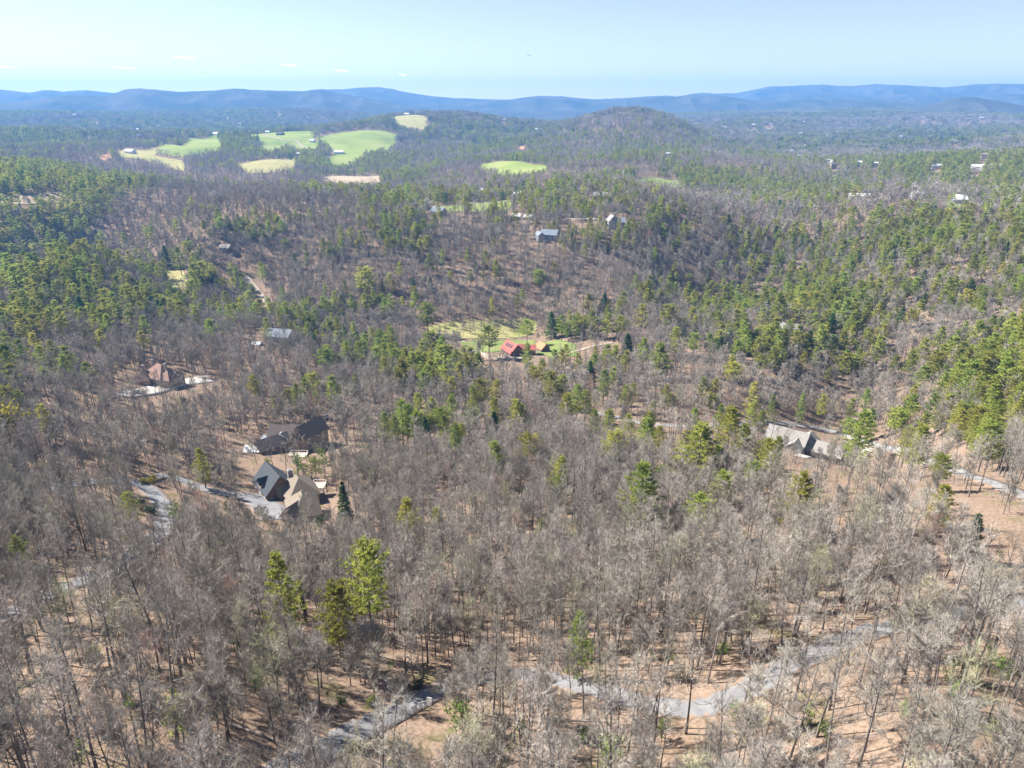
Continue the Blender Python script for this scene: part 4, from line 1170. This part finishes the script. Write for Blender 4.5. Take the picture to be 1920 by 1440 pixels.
# near, hand-set: (x, crown top, base y, mesh index, label)
NEARP = [(692, 1040, 1228, 3, 'largest bright green pine left of centre, broad rounded crown'), (636, 1112, 1258, 6, 'lower yellow-green pine leaning out left below the largest pine'),
         (524, 1048, 1212, 2, 'bright green bushy pine left of the largest pine'), (645, 908, 1000, 4, 'narrow dark green pyramid conifer right of the tan hip-roofed wing'),
         (1084, 1158, 1275, 2, 'dull green pine half veiled by bare branches above the near road')]
LANDMARKS = [('the near road\'s left end', 590, 1420), ('the three white boards', 793, 1332), ('the largest foreground pine', 700, 1228), ('the bushy foreground pine', 524, 1178), ('the near road\'s left crest', 915, 1270),
             ('the near road\'s dip', 1310, 1338), ('the near road\'s right straight', 1520, 1230), ('the near road\'s right end', 1760, 1156), ('the left road\'s outer end', 30, 1145), ('the left road\'s middle', 200, 1072),
             ('the left road\'s bend', 308, 975), ('the veiled roadside pine', 1084, 1248), ('the bottom-left bright sapling', 345, 1390), ('the bottom-centre bright saplings', 1130, 1430), ('the road-crest sapling', 868, 1375),
             ('the tan-roofed house', 545, 945), ('the brown-roofed house', 540, 842), ('the rosy brown house', 293, 722), ('the red-roofed house', 962, 664), ('the long grey-roofed house', 1500, 846), ('the right road\'s outer end', 1890, 918),
             ('the slate-roofed house', 528, 640), ('the valley meadow', 880, 625), ('the bright valley lawn', 1045, 652), ('the pine cabin', 1478, 624), ('the left dirt lane', 485, 548), ('the yellow left clearing', 332, 530),
             ('the twin-gabled ridge house', 1147, 424), ('the yellow-shrub ridge house', 1026, 448), ('the blue ridge house', 1797, 381), ('the pale ridge house', 1722, 372), ('the right road\'s left end', 1130, 778),
             ('the right road\'s middle', 1330, 797), ('the lower right corner', 1850, 1420), ('the lower left corner', 60, 1420), ('the bottom frame centre', 1000, 1425), ('the pale left house', 425, 470), ('the bottom right saplings', 1520, 1395)]
LMP = np.array([tuple(ground(x, y))[:2] for _, x, y in LANDMARKS])

def label_all(items, text):
    """items: (object, x, y, kind word). Ranks things of one kind outward from the nearest landmark, on each side of it."""
    groups = {}
    for o, x, y, kw in items:
        dl = np.hypot(LMP[:, 0] - x, LMP[:, 1] - y)
        i = int(np.argmin(dl))
        f = LMP[i] / np.linalg.norm(LMP[i])
        dx, dy = x - LMP[i][0], y - LMP[i][1]
        fwd, rgt = dx * f[0] + dy * f[1], dx * f[1] - dy * f[0]
        side = ('right of' if rgt > 0 else 'left of') if abs(rgt) > abs(fwd) else ('beyond' if fwd > 0 else 'in front of')
        groups.setdefault((i, side, kw), []).append((dl[i], o))
    for (i, side, kw), lst in groups.items():
        lst.sort(key=lambda t: t[0])
        for n_, (_, o) in enumerate(lst):
            nm = LANDMARKS[i][0]
            o['label'] = (f'{kw}, nearest one {side} {nm}' if n_ == 0 else f'{kw}, {ordinal(n_)} nearest {side} {nm}') if len(lst) > 1 else f'{kw}, the only one close {side} {nm}'

def plant(name, pair, x, y, z, rz, sc, cat, group, tname='trunk', cname='crown'):
    root = bpy.data.objects.new(name, None)
    COL.objects.link(root)
    root.location = (x, y, z); root.rotation_euler = (0, 0, rz); root.scale = sc
    root['category'] = cat; root['group'] = group
    for n_, me in ((tname, pair[0]), (cname, pair[1])):
        o = bpy.data.objects.new(n_, me); o.parent = root; COL.objects.link(o)
    return root

pine_items, taken = [], []
def put_pine(x, yt, yb, mi, label=None, foot=0.30, lod0=None):
    p = ground(x, yb + foot * (yb - yt), 30, 2500)
    d = math.hypot(p.x, p.y)
    a, s = ray(x, yt)
    for _ in range(2):      # foot placed so that the crown, not the foot, stands under the seen crown
        q = proj(p.x, p.y, p.z + 0.65 * max(10.0, CZ + d * float(s) - p.z))
        p = ground(float(proj(p.x, p.y, p.z)[0]) - (float(q[0]) - x), yb + foot * (yb - yt), 30, 2500)
        d = math.hypot(p.x, p.y)
    H = float(np.clip((CZ + d * float(s) - p.z) * 1.06, 9 if (label or d < 190) else random.uniform(12.5, 16) if d < 330 else random.uniform(14, 18), 27))
    k = H / PH[mi]
    me = PINE0_ME[mi] if d < 330 else PINE1_ME[mi]
    wx = k * (random.uniform(0.85, 0.95) if label else random.uniform(0.75, 0.9) if (1425 < x < 1560 and 780 < yb < 910) else random.uniform(1.3, 1.65))
    o = plant('pine_tree', me, p.x, p.y, p.z, random.uniform(0, 6.28), (wx, wx, k), 'tree', 'pines standing among the bare woods')
    taken.append((p.x, p.y))
    if label: o['label'] = label
    else: pine_items.append((o, p.x, p.y, 'dark green conifer' if PK[mi] == 'hemlock' else 'yellow-green pine' if PK[mi] == 'pitch' else 'green pine'))
    return o
for x, yt, yb, mi, lab in NEARP:
    put_pine(x, yt, yb, mi, lab, foot=0.0)
for x, yt, yb in PX:
    if 1456 < x < 1575 and 800 < yb < 912: continue
    if any(abs(x - hx_) < 26 and -6 < yb - hy_ < 60 for hx_, hy_ in ((1500, 846), (1525, 850), (1545, 850), (962, 664), (1478, 624))) and not 1445 < x < 1470: continue
    mi = random.choices(range(7), [4, 4, 4, 2, 1.2, 3, 1.5])[0]
    put_pine(x, yt, yb, mi, foot=0.30 if PK[mi] != 'hemlock' else 0.1)

# opener woods: photo centre x, y, half width, half height, share left out
THIN = [(1560, 862, 200, 85, 0.5), (1700, 1330, 330, 160, 0.38), (1500, 1000, 150, 60, 0.25), (540, 940, 125, 75, 0.88), (545, 840, 105, 50, 0.7), (320, 725, 140, 40, 0.6), (380, 920, 140, 40, 0.6), (290, 960, 60, 60, 0.6),
        (960, 680, 130, 35, 0.8), (1060, 655, 110, 30, 0.5), (900, 1240, 110, 60, 0.5), (1320, 1300, 120, 70, 0.5), (1540, 1200, 130, 60, 0.5), (640, 1370, 160, 60, 0.45), (120, 1090, 160, 60, 0.4), (910, 632, 150, 36, 0.55),
        (1300, 790, 160, 25, 0.55), (1800, 880, 160, 40, 0.55), (485, 545, 30, 30, 0.7), (332, 530, 30, 30, 0.7), (795, 1325, 62, 75, 1.0)]
RSX, RSY, RSV = (np.array(v) for v in zip(*ROAD_SEE))
HSX, HSY, HSR, HSV = [], [], [], []
for hx, hy, hr, hs in HOUSES:
    hd = math.hypot(hx, hy)
    if hd < 900:
        q = proj(hx, hy, hgt(hx, hy) + 4.5)
        HSX.append(float(q[0])); HSY.append(float(q[1])); HSR.append(0.62 * hr * FPX / hd); HSV.append(hs)
HSX, HSY, HSR, HSV = np.array(HSX), np.array(HSY), np.array(HSR), np.array(HSV)
def thinning(x, y, z):
    """share of trees left out where the photograph looks through to a road, a house or open ground"""
    d = np.hypot(x, y)
    t = np.zeros(len(x))
    for zz in (2, 5, 8, 11, 13.5):
        px, py = proj(x, y, z + zz)
        cr = np.minimum(26, 2.0 * FPX / d * (0.35 if zz < 6 else 1.0)) + 4
        k = np.hypot(px[:, None] - RSX, (py[:, None] - RSY) * 1.2) < cr[:, None]
        t = np.maximum(t, (k * RSV).max(1))
        k = (np.hypot(px[:, None] - HSX, (py[:, None] - HSY) * 1.5) < HSR + 0.6 * cr[:, None])
        t = np.maximum(t, (k * HSV).max(1))
    px, py = proj(x, y, z + 8)
    for cx, cy, hw, hh, v in THIN:
        q = ((px - cx) / hw) ** 2 + ((py - cy + 10) / hh) ** 2
        t = np.maximum(t, np.where(q < 1, v * np.minimum(1, 2.2 * (1 - q)), 0))
    return t

# ---- dense stands, tree by tree from the ground up
bx, by, bz = [], [], []
stuff = {'b0': [], 'b1': [], 'b2': [], 'p1': [], 'p2': [], 'c': [], 'q': []}
near_b = []
tk = np.array(taken)
NP_ = len(NEARP) - 1
for d0, d1, s, seed in ((14, 230, 3.05, 1), (230, 760, 4.5, 2), (760, 2200, 8.0, 3)):
    x, y, z = scatter(d0, d1, s, seed, thin=0.06 if d0 > 200 else 0.12)
    d = np.hypot(x, y)
    px, py = proj(x, y, z + 11)
    e = egf(px, py)
    u = RNG.random(len(x))
    gap = vnoise(x, y, 23, 51) + 0.5 * vnoise(x, y, 9, 52)
    e = e * np.clip(1 + 2.4 * vnoise(x, y, 50 if d0 < 700 else 110, 53) + 1.2 * vnoise(x, y, 280, 56), 0, 3.0)
    e_raw = e.copy()
    e = e * (0.10 if d1 < 300 else 0.42 if d1 < 800 else 0.72)
    u2 = RNG.random(len(x))
    isp = u < np.clip(e, 0, 0.97)
    thin_u = RNG.random(len(x))
    thin_t = thinning(x, y, z) if d1 < 800 else None
    drop = (gap < -0.72) if d0 < 700 else (gap < -0.8)
    for i in range(len(x)):
        if drop[i]: continue
        sm = 1.0
        if d[i] < 800:
            fx, fy = x[i] / d[i], y[i] / d[i]
            ex, ey = tk[:, 0] - x[i], tk[:, 1] - y[i]
            fw, lt = ex * fx + ey * fy, np.abs(ex * fy - ey * fx)
            if np.any((fw > -2.5) & (fw < 10) & (lt < 2.8)): continue
            if np.any((fw[:NP_] > -3) & (fw[:NP_] < 17) & (lt[:NP_] < 4.2)): continue
            if not isp[i] and d[i] > 150 and np.any((fw > 0) & (fw < 24) & (lt < 3.4)): sm = min(sm, random.uniform(0.45, 0.65))
            if thin_t is not None and thin_u[i] < thin_t[i]:
                if isp[i] or u2[i] < 0.5 or thin_t[i] > 0.97: continue
                sm = random.uniform(0.28, 0.42)
            if not isp[i] and u2[i] < 0.6 * e_raw[i]: continue
        if isp[i]:
            if d[i] < 760: near_b.append(('p', d[i], x[i], y[i], z[i], px[i], py[i], 1.0))
            else: stuff['p2'].append((x[i], y[i], z[i]))
        elif d[i] < 230: near_b.append(('b', d[i], x[i], y[i], z[i], px[i], py[i], sm))
        elif d[i] < 760: stuff['b1'].append((x[i], y[i], z[i], sm))
        else: stuff['b2'].append((x[i], y[i], z[i]))
x, y, z = scatter(2200, 5000, 19, 4)
px, py = proj(x, y, z + 8)
e = np.clip(egf(px, py) * (1 + 1.0 * vnoise(x, y, 260, 54)), 0, 1)
u = RNG.random(len(x))
FAR = [(xx, yy, zz, (int(RNG.integers(4, 6)) if uu < ee * 0.6 else int(RNG.integers(2, 4)) if uu < ee else int(RNG.integers(0, 2)))) for xx, yy, zz, ee, uu in zip(x, y, z, e, u)]
x, y, z = scatter(5000, 8200, 50, 5)
px, py = proj(x, y, z + 8)
e = np.clip(egf(px, py) * (1 + 1.0 * vnoise(x, y, 700, 55)), 0, 1)
FARTHEST = [(xx, yy, zz, int(np.clip(ee * 3.6 + uu * 1.2 - 0.3, 0, 3))) for xx, yy, zz, ee, uu in zip(x, y, z, e, RNG.random(len(x)))]

near_b.sort(key=lambda t: t[1])
inframe = lambda t: -20 < t[5] < 1940 and -20 < t[6] < 1500
nb = np_ = 0
bare_items = []
KW = ['bare grey tree'] * 6 + ['bare green-budded tree'] * 2 + ['bare red-budded tree']
for t in near_b:
    k, d, x, y, z, px, py, sm = t
    if k == 'p':
        if np_ < 70 and inframe(t):
            np_ += 1
            mi = random.choices(range(7), [4, 4, 4, 2, 2, 3, 1.5])[0]
            sc = random.uniform(0.5, 0.85)
            o = plant('pine_tree', PINE0_ME[mi] if d < 330 else PINE1_ME[mi], x, y, z, random.uniform(0, 6.28), (sc * 1.35, sc * 1.35, sc), 'tree', 'pines standing among the bare woods')
            pine_items.append((o, x, y, 'dark green conifer' if PK[mi] == 'hemlock' else 'yellow-green pine' if PK[mi] == 'pitch' else 'green pine'))
        else: stuff['p1'].append((x, y, z))
        continue
    if nb < 300 and inframe(t):
        nb += 1
        mi = random.choices(range(9), [4, 4, 4, 3, 4, 4, 1.2, 1.2, 0.8])[0]
        sc = random.uniform(0.44, 0.76) * (0.6 if random.random() < 0.18 else 1) * sm
        o = plant('bare_tree', BARE0_ME[mi], x, y, z, random.uniform(0, 6.28), (sc, sc, sc * random.uniform(0.95, 1.1)), 'tree', 'bare trees of the near woods')
        o.rotation_euler.x = random.gauss(0, 0.05); o.rotation_euler.y = random.gauss(0, 0.05)
        bare_items.append((o, x, y, KW[mi]))
    else: stuff['b0'].append((x, y, z, sm))
label_all(bare_items, 'bare')
label_all(pine_items, 'pine')

def instancer(name, label, pts, coll, weights=None, idx=None, smin=0.75, smax=1.1, tilt=0.03, zs=1.0, xs=1.0):
    smul = np.array([p[3] if len(p) == 4 and idx is None else 1.0 for p in pts], float)
    pts = np.array([p[:3] for p in pts], float)
    n = len(pts)
    me = bpy.data.meshes.new(name)
    me.vertices.add(n)
    me.vertices.foreach_set('co', pts.astype(np.float32).ravel())
    if idx is None:
        w = np.array(weights, float); idx = RNG.choice(len(w), n, p=w / w.sum())
    rot = np.stack([RNG.normal(0, tilt, n), RNG.normal(0, tilt, n), RNG.uniform(0, 6.28, n)], 1)
    s = RNG.uniform(smin, smax, n) * smul
    scl = np.stack([s * xs, s * xs, s * zs * RNG.uniform(0.92, 1.1, n)], 1)
    me.attributes.new('rot', 'FLOAT_VECTOR', 'POINT').data.foreach_set('vector', rot.astype(np.float32).ravel())
    me.attributes.new('scl', 'FLOAT_VECTOR', 'POINT').data.foreach_set('vector', scl.astype(np.float32).ravel())
    me.attributes.new('idx', 'INT', 'POINT').data.foreach_set('value', np.asarray(idx, np.int32))
    o = link(name, me)
    o['kind'] = 'stuff'; o['label'] = label; o['category'] = 'trees'
    ng = bpy.data.node_groups.new(name, 'GeometryNodeTree')
    ng.interface.new_socket('Geometry', in_out='INPUT', socket_type='NodeSocketGeometry')
    ng.interface.new_socket('Geometry', in_out='OUTPUT', socket_type='NodeSocketGeometry')
    N, L = ng.nodes.new, ng.links.new
    gi, go, ip, ci = N('NodeGroupInput'), N('NodeGroupOutput'), N('GeometryNodeInstanceOnPoints'), N('GeometryNodeCollectionInfo')
    ci.inputs['Collection'].default_value = coll
    ci.inputs['Separate Children'].default_value = True
    ci.inputs['Reset Children'].default_value = True
    def attr(nm, ty):
        a = N('GeometryNodeInputNamedAttribute'); a.data_type = ty; a.inputs['Name'].default_value = nm
        return [q for q in a.outputs if q.enabled and q.name == 'Attribute'][0]
    L(gi.outputs[0], ip.inputs['Points']); L(ci.outputs[0], ip.inputs['Instance'])
    ip.inputs['Pick Instance'].default_value = True
    L(attr('idx', 'INT'), ip.inputs['Instance Index'])
    L(attr('rot', 'FLOAT_VECTOR'), ip.inputs['Rotation'])
    L(attr('scl', 'FLOAT_VECTOR'), ip.inputs['Scale'])
    L(ip.outputs[0], go.inputs[0])
    md = o.modifiers.new('trees', 'NODES'); md.node_group = ng
    return o

print('counts', nb, np_, {k: len(v) for k, v in stuff.items()}, len(FAR), len(FARTHEST))
instancer('hardwood_forest', 'bare woods just beyond the nearest trees', stuff['b0'], PC_BARE0, [4, 4, 4, 3, 4, 4, 1.2, 1.2, 0.8], smin=0.4, smax=0.76)
instancer('hardwood_forest', 'bare grey woods of the middle distance', stuff['b1'], PC_BARE1, [4, 4, 4, 4, 4, 1.3, 0.9], smin=0.45, smax=0.78)
instancer('hardwood_forest', 'bare grey woods covering the further ridges', stuff['b2'], PC_BARE2, [4, 4, 4, 1.2, 0.7], smin=0.6, smax=0.95, zs=0.85)
instancer('pine_forest', 'scattered smaller evergreens of the middle distance', stuff['p1'], PC_PINE1, [4, 4, 4, 2.5, 1.2, 3, 2.5], smin=0.5, smax=0.85, xs=1.4)
instancer('pine_forest', 'evergreens over the further ridges and valleys', stuff['p2'], PC_PINE2, [4, 4, 4, 2.5, 1.5, 3, 2.5], smin=0.5, smax=0.85, xs=1.45)
instancer('distant_forest', 'mixed woods of the far hills', FAR, PC_CLUMP, idx=[f[3] for f in FAR], smin=0.85, smax=1.15, tilt=0.0, zs=0.78)
instancer('distant_forest', 'blue-green woods of the farthest valley floor', FARTHEST, PC_PATCH, idx=[f[3] for f in FARTHEST], smin=0.85, smax=1.2, tilt=0.0, zs=0.75)

# ---- young green trees and shrubs seen singly: x, foot y, height px, kind
YOUNG_ME = [meshes(leafy(800 + i, 6, 1.9 + 0.2 * i, 16, 34, 0.30), (M['bark'], M['young']), 'trunk', 'crown') for i in range(3)]
LAUREL_ME = [meshes(leafy(820 + i, 3.2, 2.1, 9, 30, 0.26, 0.1, 4), (M['bark'], M['laurel']), 'stems', 'foliage') for i in range(2)]
BLOSSOM_ME = [meshes(leafy(840 + i, 8, 3.4, 20, 40, 0.55, 0.2), (M['bark'], M['blossom'])) for i in range(2)]
YELLOW_ME = [meshes(leafy(850, 3.5, 2.6, 12, 34, 0.3, 0.05, 4), (M['bark'], M['yellow']), 'stems', 'foliage')]
young_items = []
for x, yb, hp in [(868, 1380, 62), (1135, 1445, 62), (1158, 1425, 50), (1100, 1240, 40), (345, 1395, 100), (418, 1270, 45), (1372, 1348, 36), (1355, 1240, 34), (1508, 1362, 44), (1544, 1390, 36), (1240, 1390, 40), (1065, 1420, 36),
                  (150, 1440, 60), (365, 1190, 36), (30, 1072, 52), (255, 1050, 56), (335, 1000, 60), (725, 1040, 42), (590, 1082, 34), (1770, 995, 28), (1742, 1070, 30), (1650, 1080, 34), (1772, 1275, 50), (1872, 1285, 56), (1850, 1238, 40),
                  (822, 1005, 44), (585, 905, 60), (560, 895, 56), (610, 892, 50), (690, 895, 40), (505, 888, 30), (1000, 1150, 44), (1030, 1150, 36), (905, 1070, 44), (885, 1112, 50), (1420, 1360, 40), (180, 1250, 44), (205, 1010, 50),
                  (60, 950, 50), (30, 940, 60), (1095, 1395, 34), (975, 1390, 40), (1790, 1318, 44), (1690, 1345, 34), (1860, 1388, 40), (1275, 1275, 30), (520, 1345, 36), (480, 1300, 40), (700, 1330, 30), (250, 1330, 36), (1560, 1070, 34), (1200, 1100, 34)]:
    p = ground(x, yb)
    d = math.hypot(p.x, p.y)
    a, s_ = ray(x, yb - hp)
    H = float(np.clip(CZ + d * float(s_) - p.z, 2.0, 10))
    k = H / 6.0
    o = plant('young_tree', random.choice(YOUNG_ME), p.x, p.y, p.z, random.uniform(0, 6.28), (k * 1.1, k * 1.1, k), 'tree', 'young light green trees in the understorey')
    young_items.append((o, p.x, p.y, 'young light green tree'))
label_all(young_items, 'young')
laurel_items = []
for x, yb, hp in [(250, 1110, 40), (290, 1130, 50), (315, 1115, 44), (235, 1085, 36), (205, 1160, 40), (60, 1080, 40), (85, 1095, 36), (15, 1215, 60), (40, 1190, 44), (120, 1020, 36), (290, 965, 50), (265, 955, 44), (250, 985, 40), (205, 1190, 30), (330, 1140, 36), (400, 1150, 30),
                  (300, 1200, 30), (640, 1000, 30), (600, 990, 30), (740, 1020, 24), (380, 1005, 36), (420, 1010, 30), (430, 960, 26), (860, 1330, 30), (640, 1320, 30), (900, 1180, 26), (760, 1285, 44), (785, 1290, 36), (120, 1150, 36), (350, 1060, 36), (380, 1080, 30)]:
    p = ground(x, yb)
    k = float(np.clip(hp / FPX * math.hypot(p.x, p.y) * 0.8 / 3.2, 0.45, 0.95))
    o = plant('evergreen_shrub', random.choice(LAUREL_ME), p.x, p.y, p.z, random.uniform(0, 6.28), (k, k, k), 'shrub', 'dark evergreen shrubs under the trees', 'stems', 'foliage')
    laurel_items.append((o, p.x, p.y, 'dark evergreen shrub'))
label_all(laurel_items, 'laurel')
for x, y, s_, lab, rg in [(1172, 332, 1.6, 'broad white blossoming tree, left of the pair by the bright field strip', (1050, 1500)), (1188, 333, 1.2, 'smaller white blossoming tree, right of the pair by the bright field strip', (1050, 1500)), (802, 391, 1.3, 'pale blossoming tree at the left end of the hilltop lawn', (800, 1300)), (966, 362, 1.0, 'slim white blossoming tree behind the dark conifers on the hilltop', (800, 1400)),
                          (1800, 323, 1.3, 'white blossoming tree left of the blossoming row in the right valley', (1200, 2200)), (1822, 324, 1.7, 'leftmost tree of the white blossoming row in the right valley', (1200, 2200)), (1840, 323, 1.8, 'second tree of the white blossoming row in the right valley', (1200, 2200)), (1856, 322, 1.6, 'third tree of the white blossoming row in the right valley', (1200, 2200)), (1872, 322, 1.6, 'rightmost tree of the white blossoming row in the right valley', (1200, 2200)),
                          (1545, 311, 1.5, 'round white blossoming tree at the end of the dark tree row', (1500, 2600)), (1558, 314, 1.7, 'wide white blossoming tree beside the yellow shrub in the valley', (1500, 2600)), (1508, 279, 1.6, 'white blossoming tree among the valley houses', (1800, 3200))]:
    p = ground(x, y, *rg)
    o = plant('blossoming_tree', random.choice(BLOSSOM_ME), p.x, p.y, p.z, random.uniform(0, 6.28), (s_ * 1.2, s_ * 1.2, s_), 'tree', 'white blossoming trees')
    o['label'] = lab
for x, y, k, lab in [(285, 908, 0.8, 'yellow flowering shrub at the left road bend'), (272, 908, 0.6, 'small yellow flowering shrub left of the one at the road bend'), (14, 832, 3.7, 'large yellow-green flowering bush at the left frame edge'), (1050, 456, 1.2, 'left yellow shrub below the ridge house'), (1060, 455, 1.2, 'right yellow shrub below the ridge house'), (1578, 314, 2.6, 'yellow shrub among the white blossoms in the right valley')]:
    p = ground(x, y, 30, 2600)
    o = plant('flowering_shrub', YELLOW_ME[0], p.x, p.y, p.z, random.uniform(0, 6.28), (k, k, k), 'shrub', 'yellow flowering shrubs', 'stems', 'foliage')
    o['label'] = lab

# ---- brush and saplings of the forest floor
def brush(seed, H, n):
    r = random.Random(seed)
    mb = MB()
    for i in range(n):
        b = np.array([r.uniform(-1.1, 1.1), r.uniform(-1.1, 1.1), -0.1])
        d = unit(rv(r, 0.5) + np.array([0, 0, 0.9]))
        spike(mb, r, b, d, H * r.uniform(0.5, 1.1), 0.06)
        for _ in range(5):
            spike(mb, r, b + d * H * r.uniform(0.3, 0.8), unit(d + rv(r, 0.8)), H * 0.3, 0.03)
    return mb.mesh('brush', M['twig'])
def sapling(seed):
    a, b = bare_tree(seed, 9, 1.7, 0, cb=0.3)
    return joined((a, b), (M['bark'], M['twig']), 'sapling')
def budbrush(seed):
    a, b = leafy(seed, 2.2, 1.0, 6, 8, 0.16, 0.2, 2)
    return joined((a, b), (M['bark'], M['young']), 'budding_brush')
PC_BRUSH = proto_collection('brush', [brush(900, 1.8, 16), brush(901, 1.2, 12), sapling(902), sapling(903), budbrush(904)])
x, y, z = scatter(20, 240, 2.7, 9, thin=0.15)
k = RNG.random(len(x)) > thinning(x, y, z)
x, y, z = x[k], y[k], z[k]
instancer('undergrowth', 'thin bare brush and saplings on the leaf-covered floor', np.stack([x, y, z], 1), PC_BRUSH, [3, 3, 2.2, 2.2, 0.7], smin=0.6, smax=1.2, tilt=0.08)

x, y, z = scatter(240, 1000, 7.0, 10, thin=0.1)
k = RNG.random(len(x)) > thinning(x, y, z)
x, y, z = x[k], y[k], z[k]
instancer('undergrowth', 'low brush and saplings under the woods of the middle distance', np.stack([x, y, z], 1), PC_BRUSH, [2, 1, 4, 4, 0.6], smin=0.8, smax=1.5, tilt=0.08)

# ---- fallen trunks
log_items = []
for i, (x, y) in enumerate([(1400, 1395), (1500, 1412), (1330, 1418), (1010, 1350), (870, 1230), (1230, 1165), (1740, 1370), (640, 1395), (120, 1390), (430, 1360)]):
    p = ground(x, y)
    L = random.uniform(6, 11)
    a = random.uniform(-0.35, 0.35)
    e = (p.x + L * math.cos(a), p.y + L * math.sin(a))
    z1 = hgt(*e)
    mb = MB()
    mid = (L * 0.5 * math.cos(a) + 0.2, L * 0.5 * math.sin(a), (z1 - p.z) / 2 + 0.14)
    mb.tube([(0, 0, 0.16), mid, (e[0] - p.x, e[1] - p.y, z1 - p.z + 0.1)], [0.2, 0.16, 0.07], 6)
    mb.tube([mid, (mid[0] + 0.8, mid[1] + 0.5, mid[2] + 0.7)], [0.07, 0.03], 4)
    o = link('fallen_log', mb.mesh('fallen_log', M['bark']), loc=p)
    tag(o, '', 'log', 'fallen trunks on the forest floor')
    log_items.append((o, p.x, p.y, 'fallen grey trunk'))
label_all(log_items, 'log')

# ------------------------------------------------------------------ air, clouds, bird
hz = bpy.data.materials.new('haze')
hz.use_nodes = True
hn = hz.node_tree; hn.nodes.clear()
ho = hn.nodes.new('ShaderNodeOutputMaterial'); hv = hn.nodes.new('ShaderNodeVolumePrincipled')
hv.inputs['Color'].default_value = (0.17, 0.43, 0.90, 1)
hv.inputs['Density'].default_value = 1.2e-4
hv.inputs['Anisotropy'].default_value = 0.12
hn.links.new(hv.outputs[0], ho.inputs['Volume'])
mb = MB()
zlo = float(min(GZ.min(), CZ - 155)) - 1.5
mb.box(-13000, 13000, -6000, 11400, zlo, CZ + 315)
o = link('haze', mb.mesh('haze', hz)); o['kind'] = 'stuff'; o['label'] = 'blue haze over the far hills'

cl = mat('cloud', [(0.93, 0.93, 0.93)], spec=0)
for x, y, w, lab in [(6, 125, 34, 'small wispy white cloud at the left frame edge'), (232, 127, 30, 'small white cloud above the left blue ridge'), (345, 108, 36, 'highest thin white cloud on the left'), (543, 122, 26, 'small white cloud left of the rounded summit'), (638, 132, 26, 'bright small cloud just left of the rounded summit'), (756, 140, 14, 'smallest cloud, right of the rounded summit')]:
    a, s = ray(x, y)
    d = 30000.0
    c = Vector((d * math.sin(a), d * math.cos(a), CZ + d * float(s)))
    r = random.Random(x)
    k = d / FPX
    # a thin drifting bank: ragged outline, surface sloping up and away, gently billowed
    nu, nv = 26, 6
    top, bot = [], []
    for i in range(nu + 1):
        u = i / nu * 2 - 1
        wd_ = math.sqrt(max(0.0, 1 - u * u)) * (0.75 + 0.25 * math.sin(7 * u + x)) + 0.04
        for j in range(nv + 1):
            v = (j / nv * 2 - 1) * wd_
            hz_ = 2.0 * k * v + 0.35 * k * math.sin(9 * u + 3 * v + x) - 1.0 * k * u
            yy = 6.5 * k * v
            xx = u * w * 0.5 * k + 1.5 * k * math.sin(4 * v + 2 * u)
            top.append((xx, yy, hz_ + 0.25 * k * (1 - (v / wd_) ** 2))); bot.append((xx, yy, hz_ - 0.02 * k))
    mb = MB(); n0 = len(top); mb.v = top + bot
    ix = lambda i, j: i * (nv + 1) + j
    for i in range(nu):
        for j in range(nv):
            q = (ix(i, j), ix(i + 1, j), ix(i + 1, j + 1), ix(i, j + 1))
            mb.f.append(q); mb.f.append(tuple(n0 + t for t in q[::-1])); mb.m += [0, 0]
        for j in (0, nv):
            q = (ix(i, j), ix(i + 1, j), n0 + ix(i + 1, j), n0 + ix(i, j)); mb.f.append(q); mb.m.append(0)
    o = link('cloud', mb.mesh('cloud', cl), loc=c, rot=(0, 0, -float(a)))
    tag(o, lab, 'cloud', 'small clouds near the horizon')

a, s = ray(992, 104)
bd = 190.0
bp_ = Vector((bd * math.sin(a), bd * math.cos(a), CZ + bd * float(s)))
br = bpy.data.objects.new('bird', None); COL.objects.link(br); br.location = bp_
tag(br, 'tiny dark soaring bird in the open sky', 'bird')
M['bird'] = flat('bird_feathers', (0.05, 0.045, 0.04))
mb = MB(); mb.tube([(0, 0.30, 0.0), (0, 0.22, 0.01), (0, 0.05, 0.0), (0, -0.12, 0.0), (0, -0.32, 0.01)], [0.015, 0.045, 0.075, 0.055, 0.06], 8)
link('body', mb.mesh('body', M['bird'], True), br)
for sx in (-1, 1):
    wv = [(0.04, 0.12, 0.02), (0.28, 0.14, 0.09), (0.58, 0.02, 0.05), (0.56, -0.06, 0.05), (0.28, -0.05, 0.08), (0.04, -0.08, 0.02)]
    mb = MB()
    up = [(sx * p[0], p[1], p[2] + 0.012) for p in wv]; dn = [(sx * p[0], p[1], p[2] - 0.012) for p in wv]
    mb.poly(up); mb.poly(dn[::-1])
    for i in range(6):
        j = (i + 1) % 6; mb.poly([up[i], dn[i], dn[j], up[j]])
    link('wing', mb.mesh('wing', M['bird']), br)
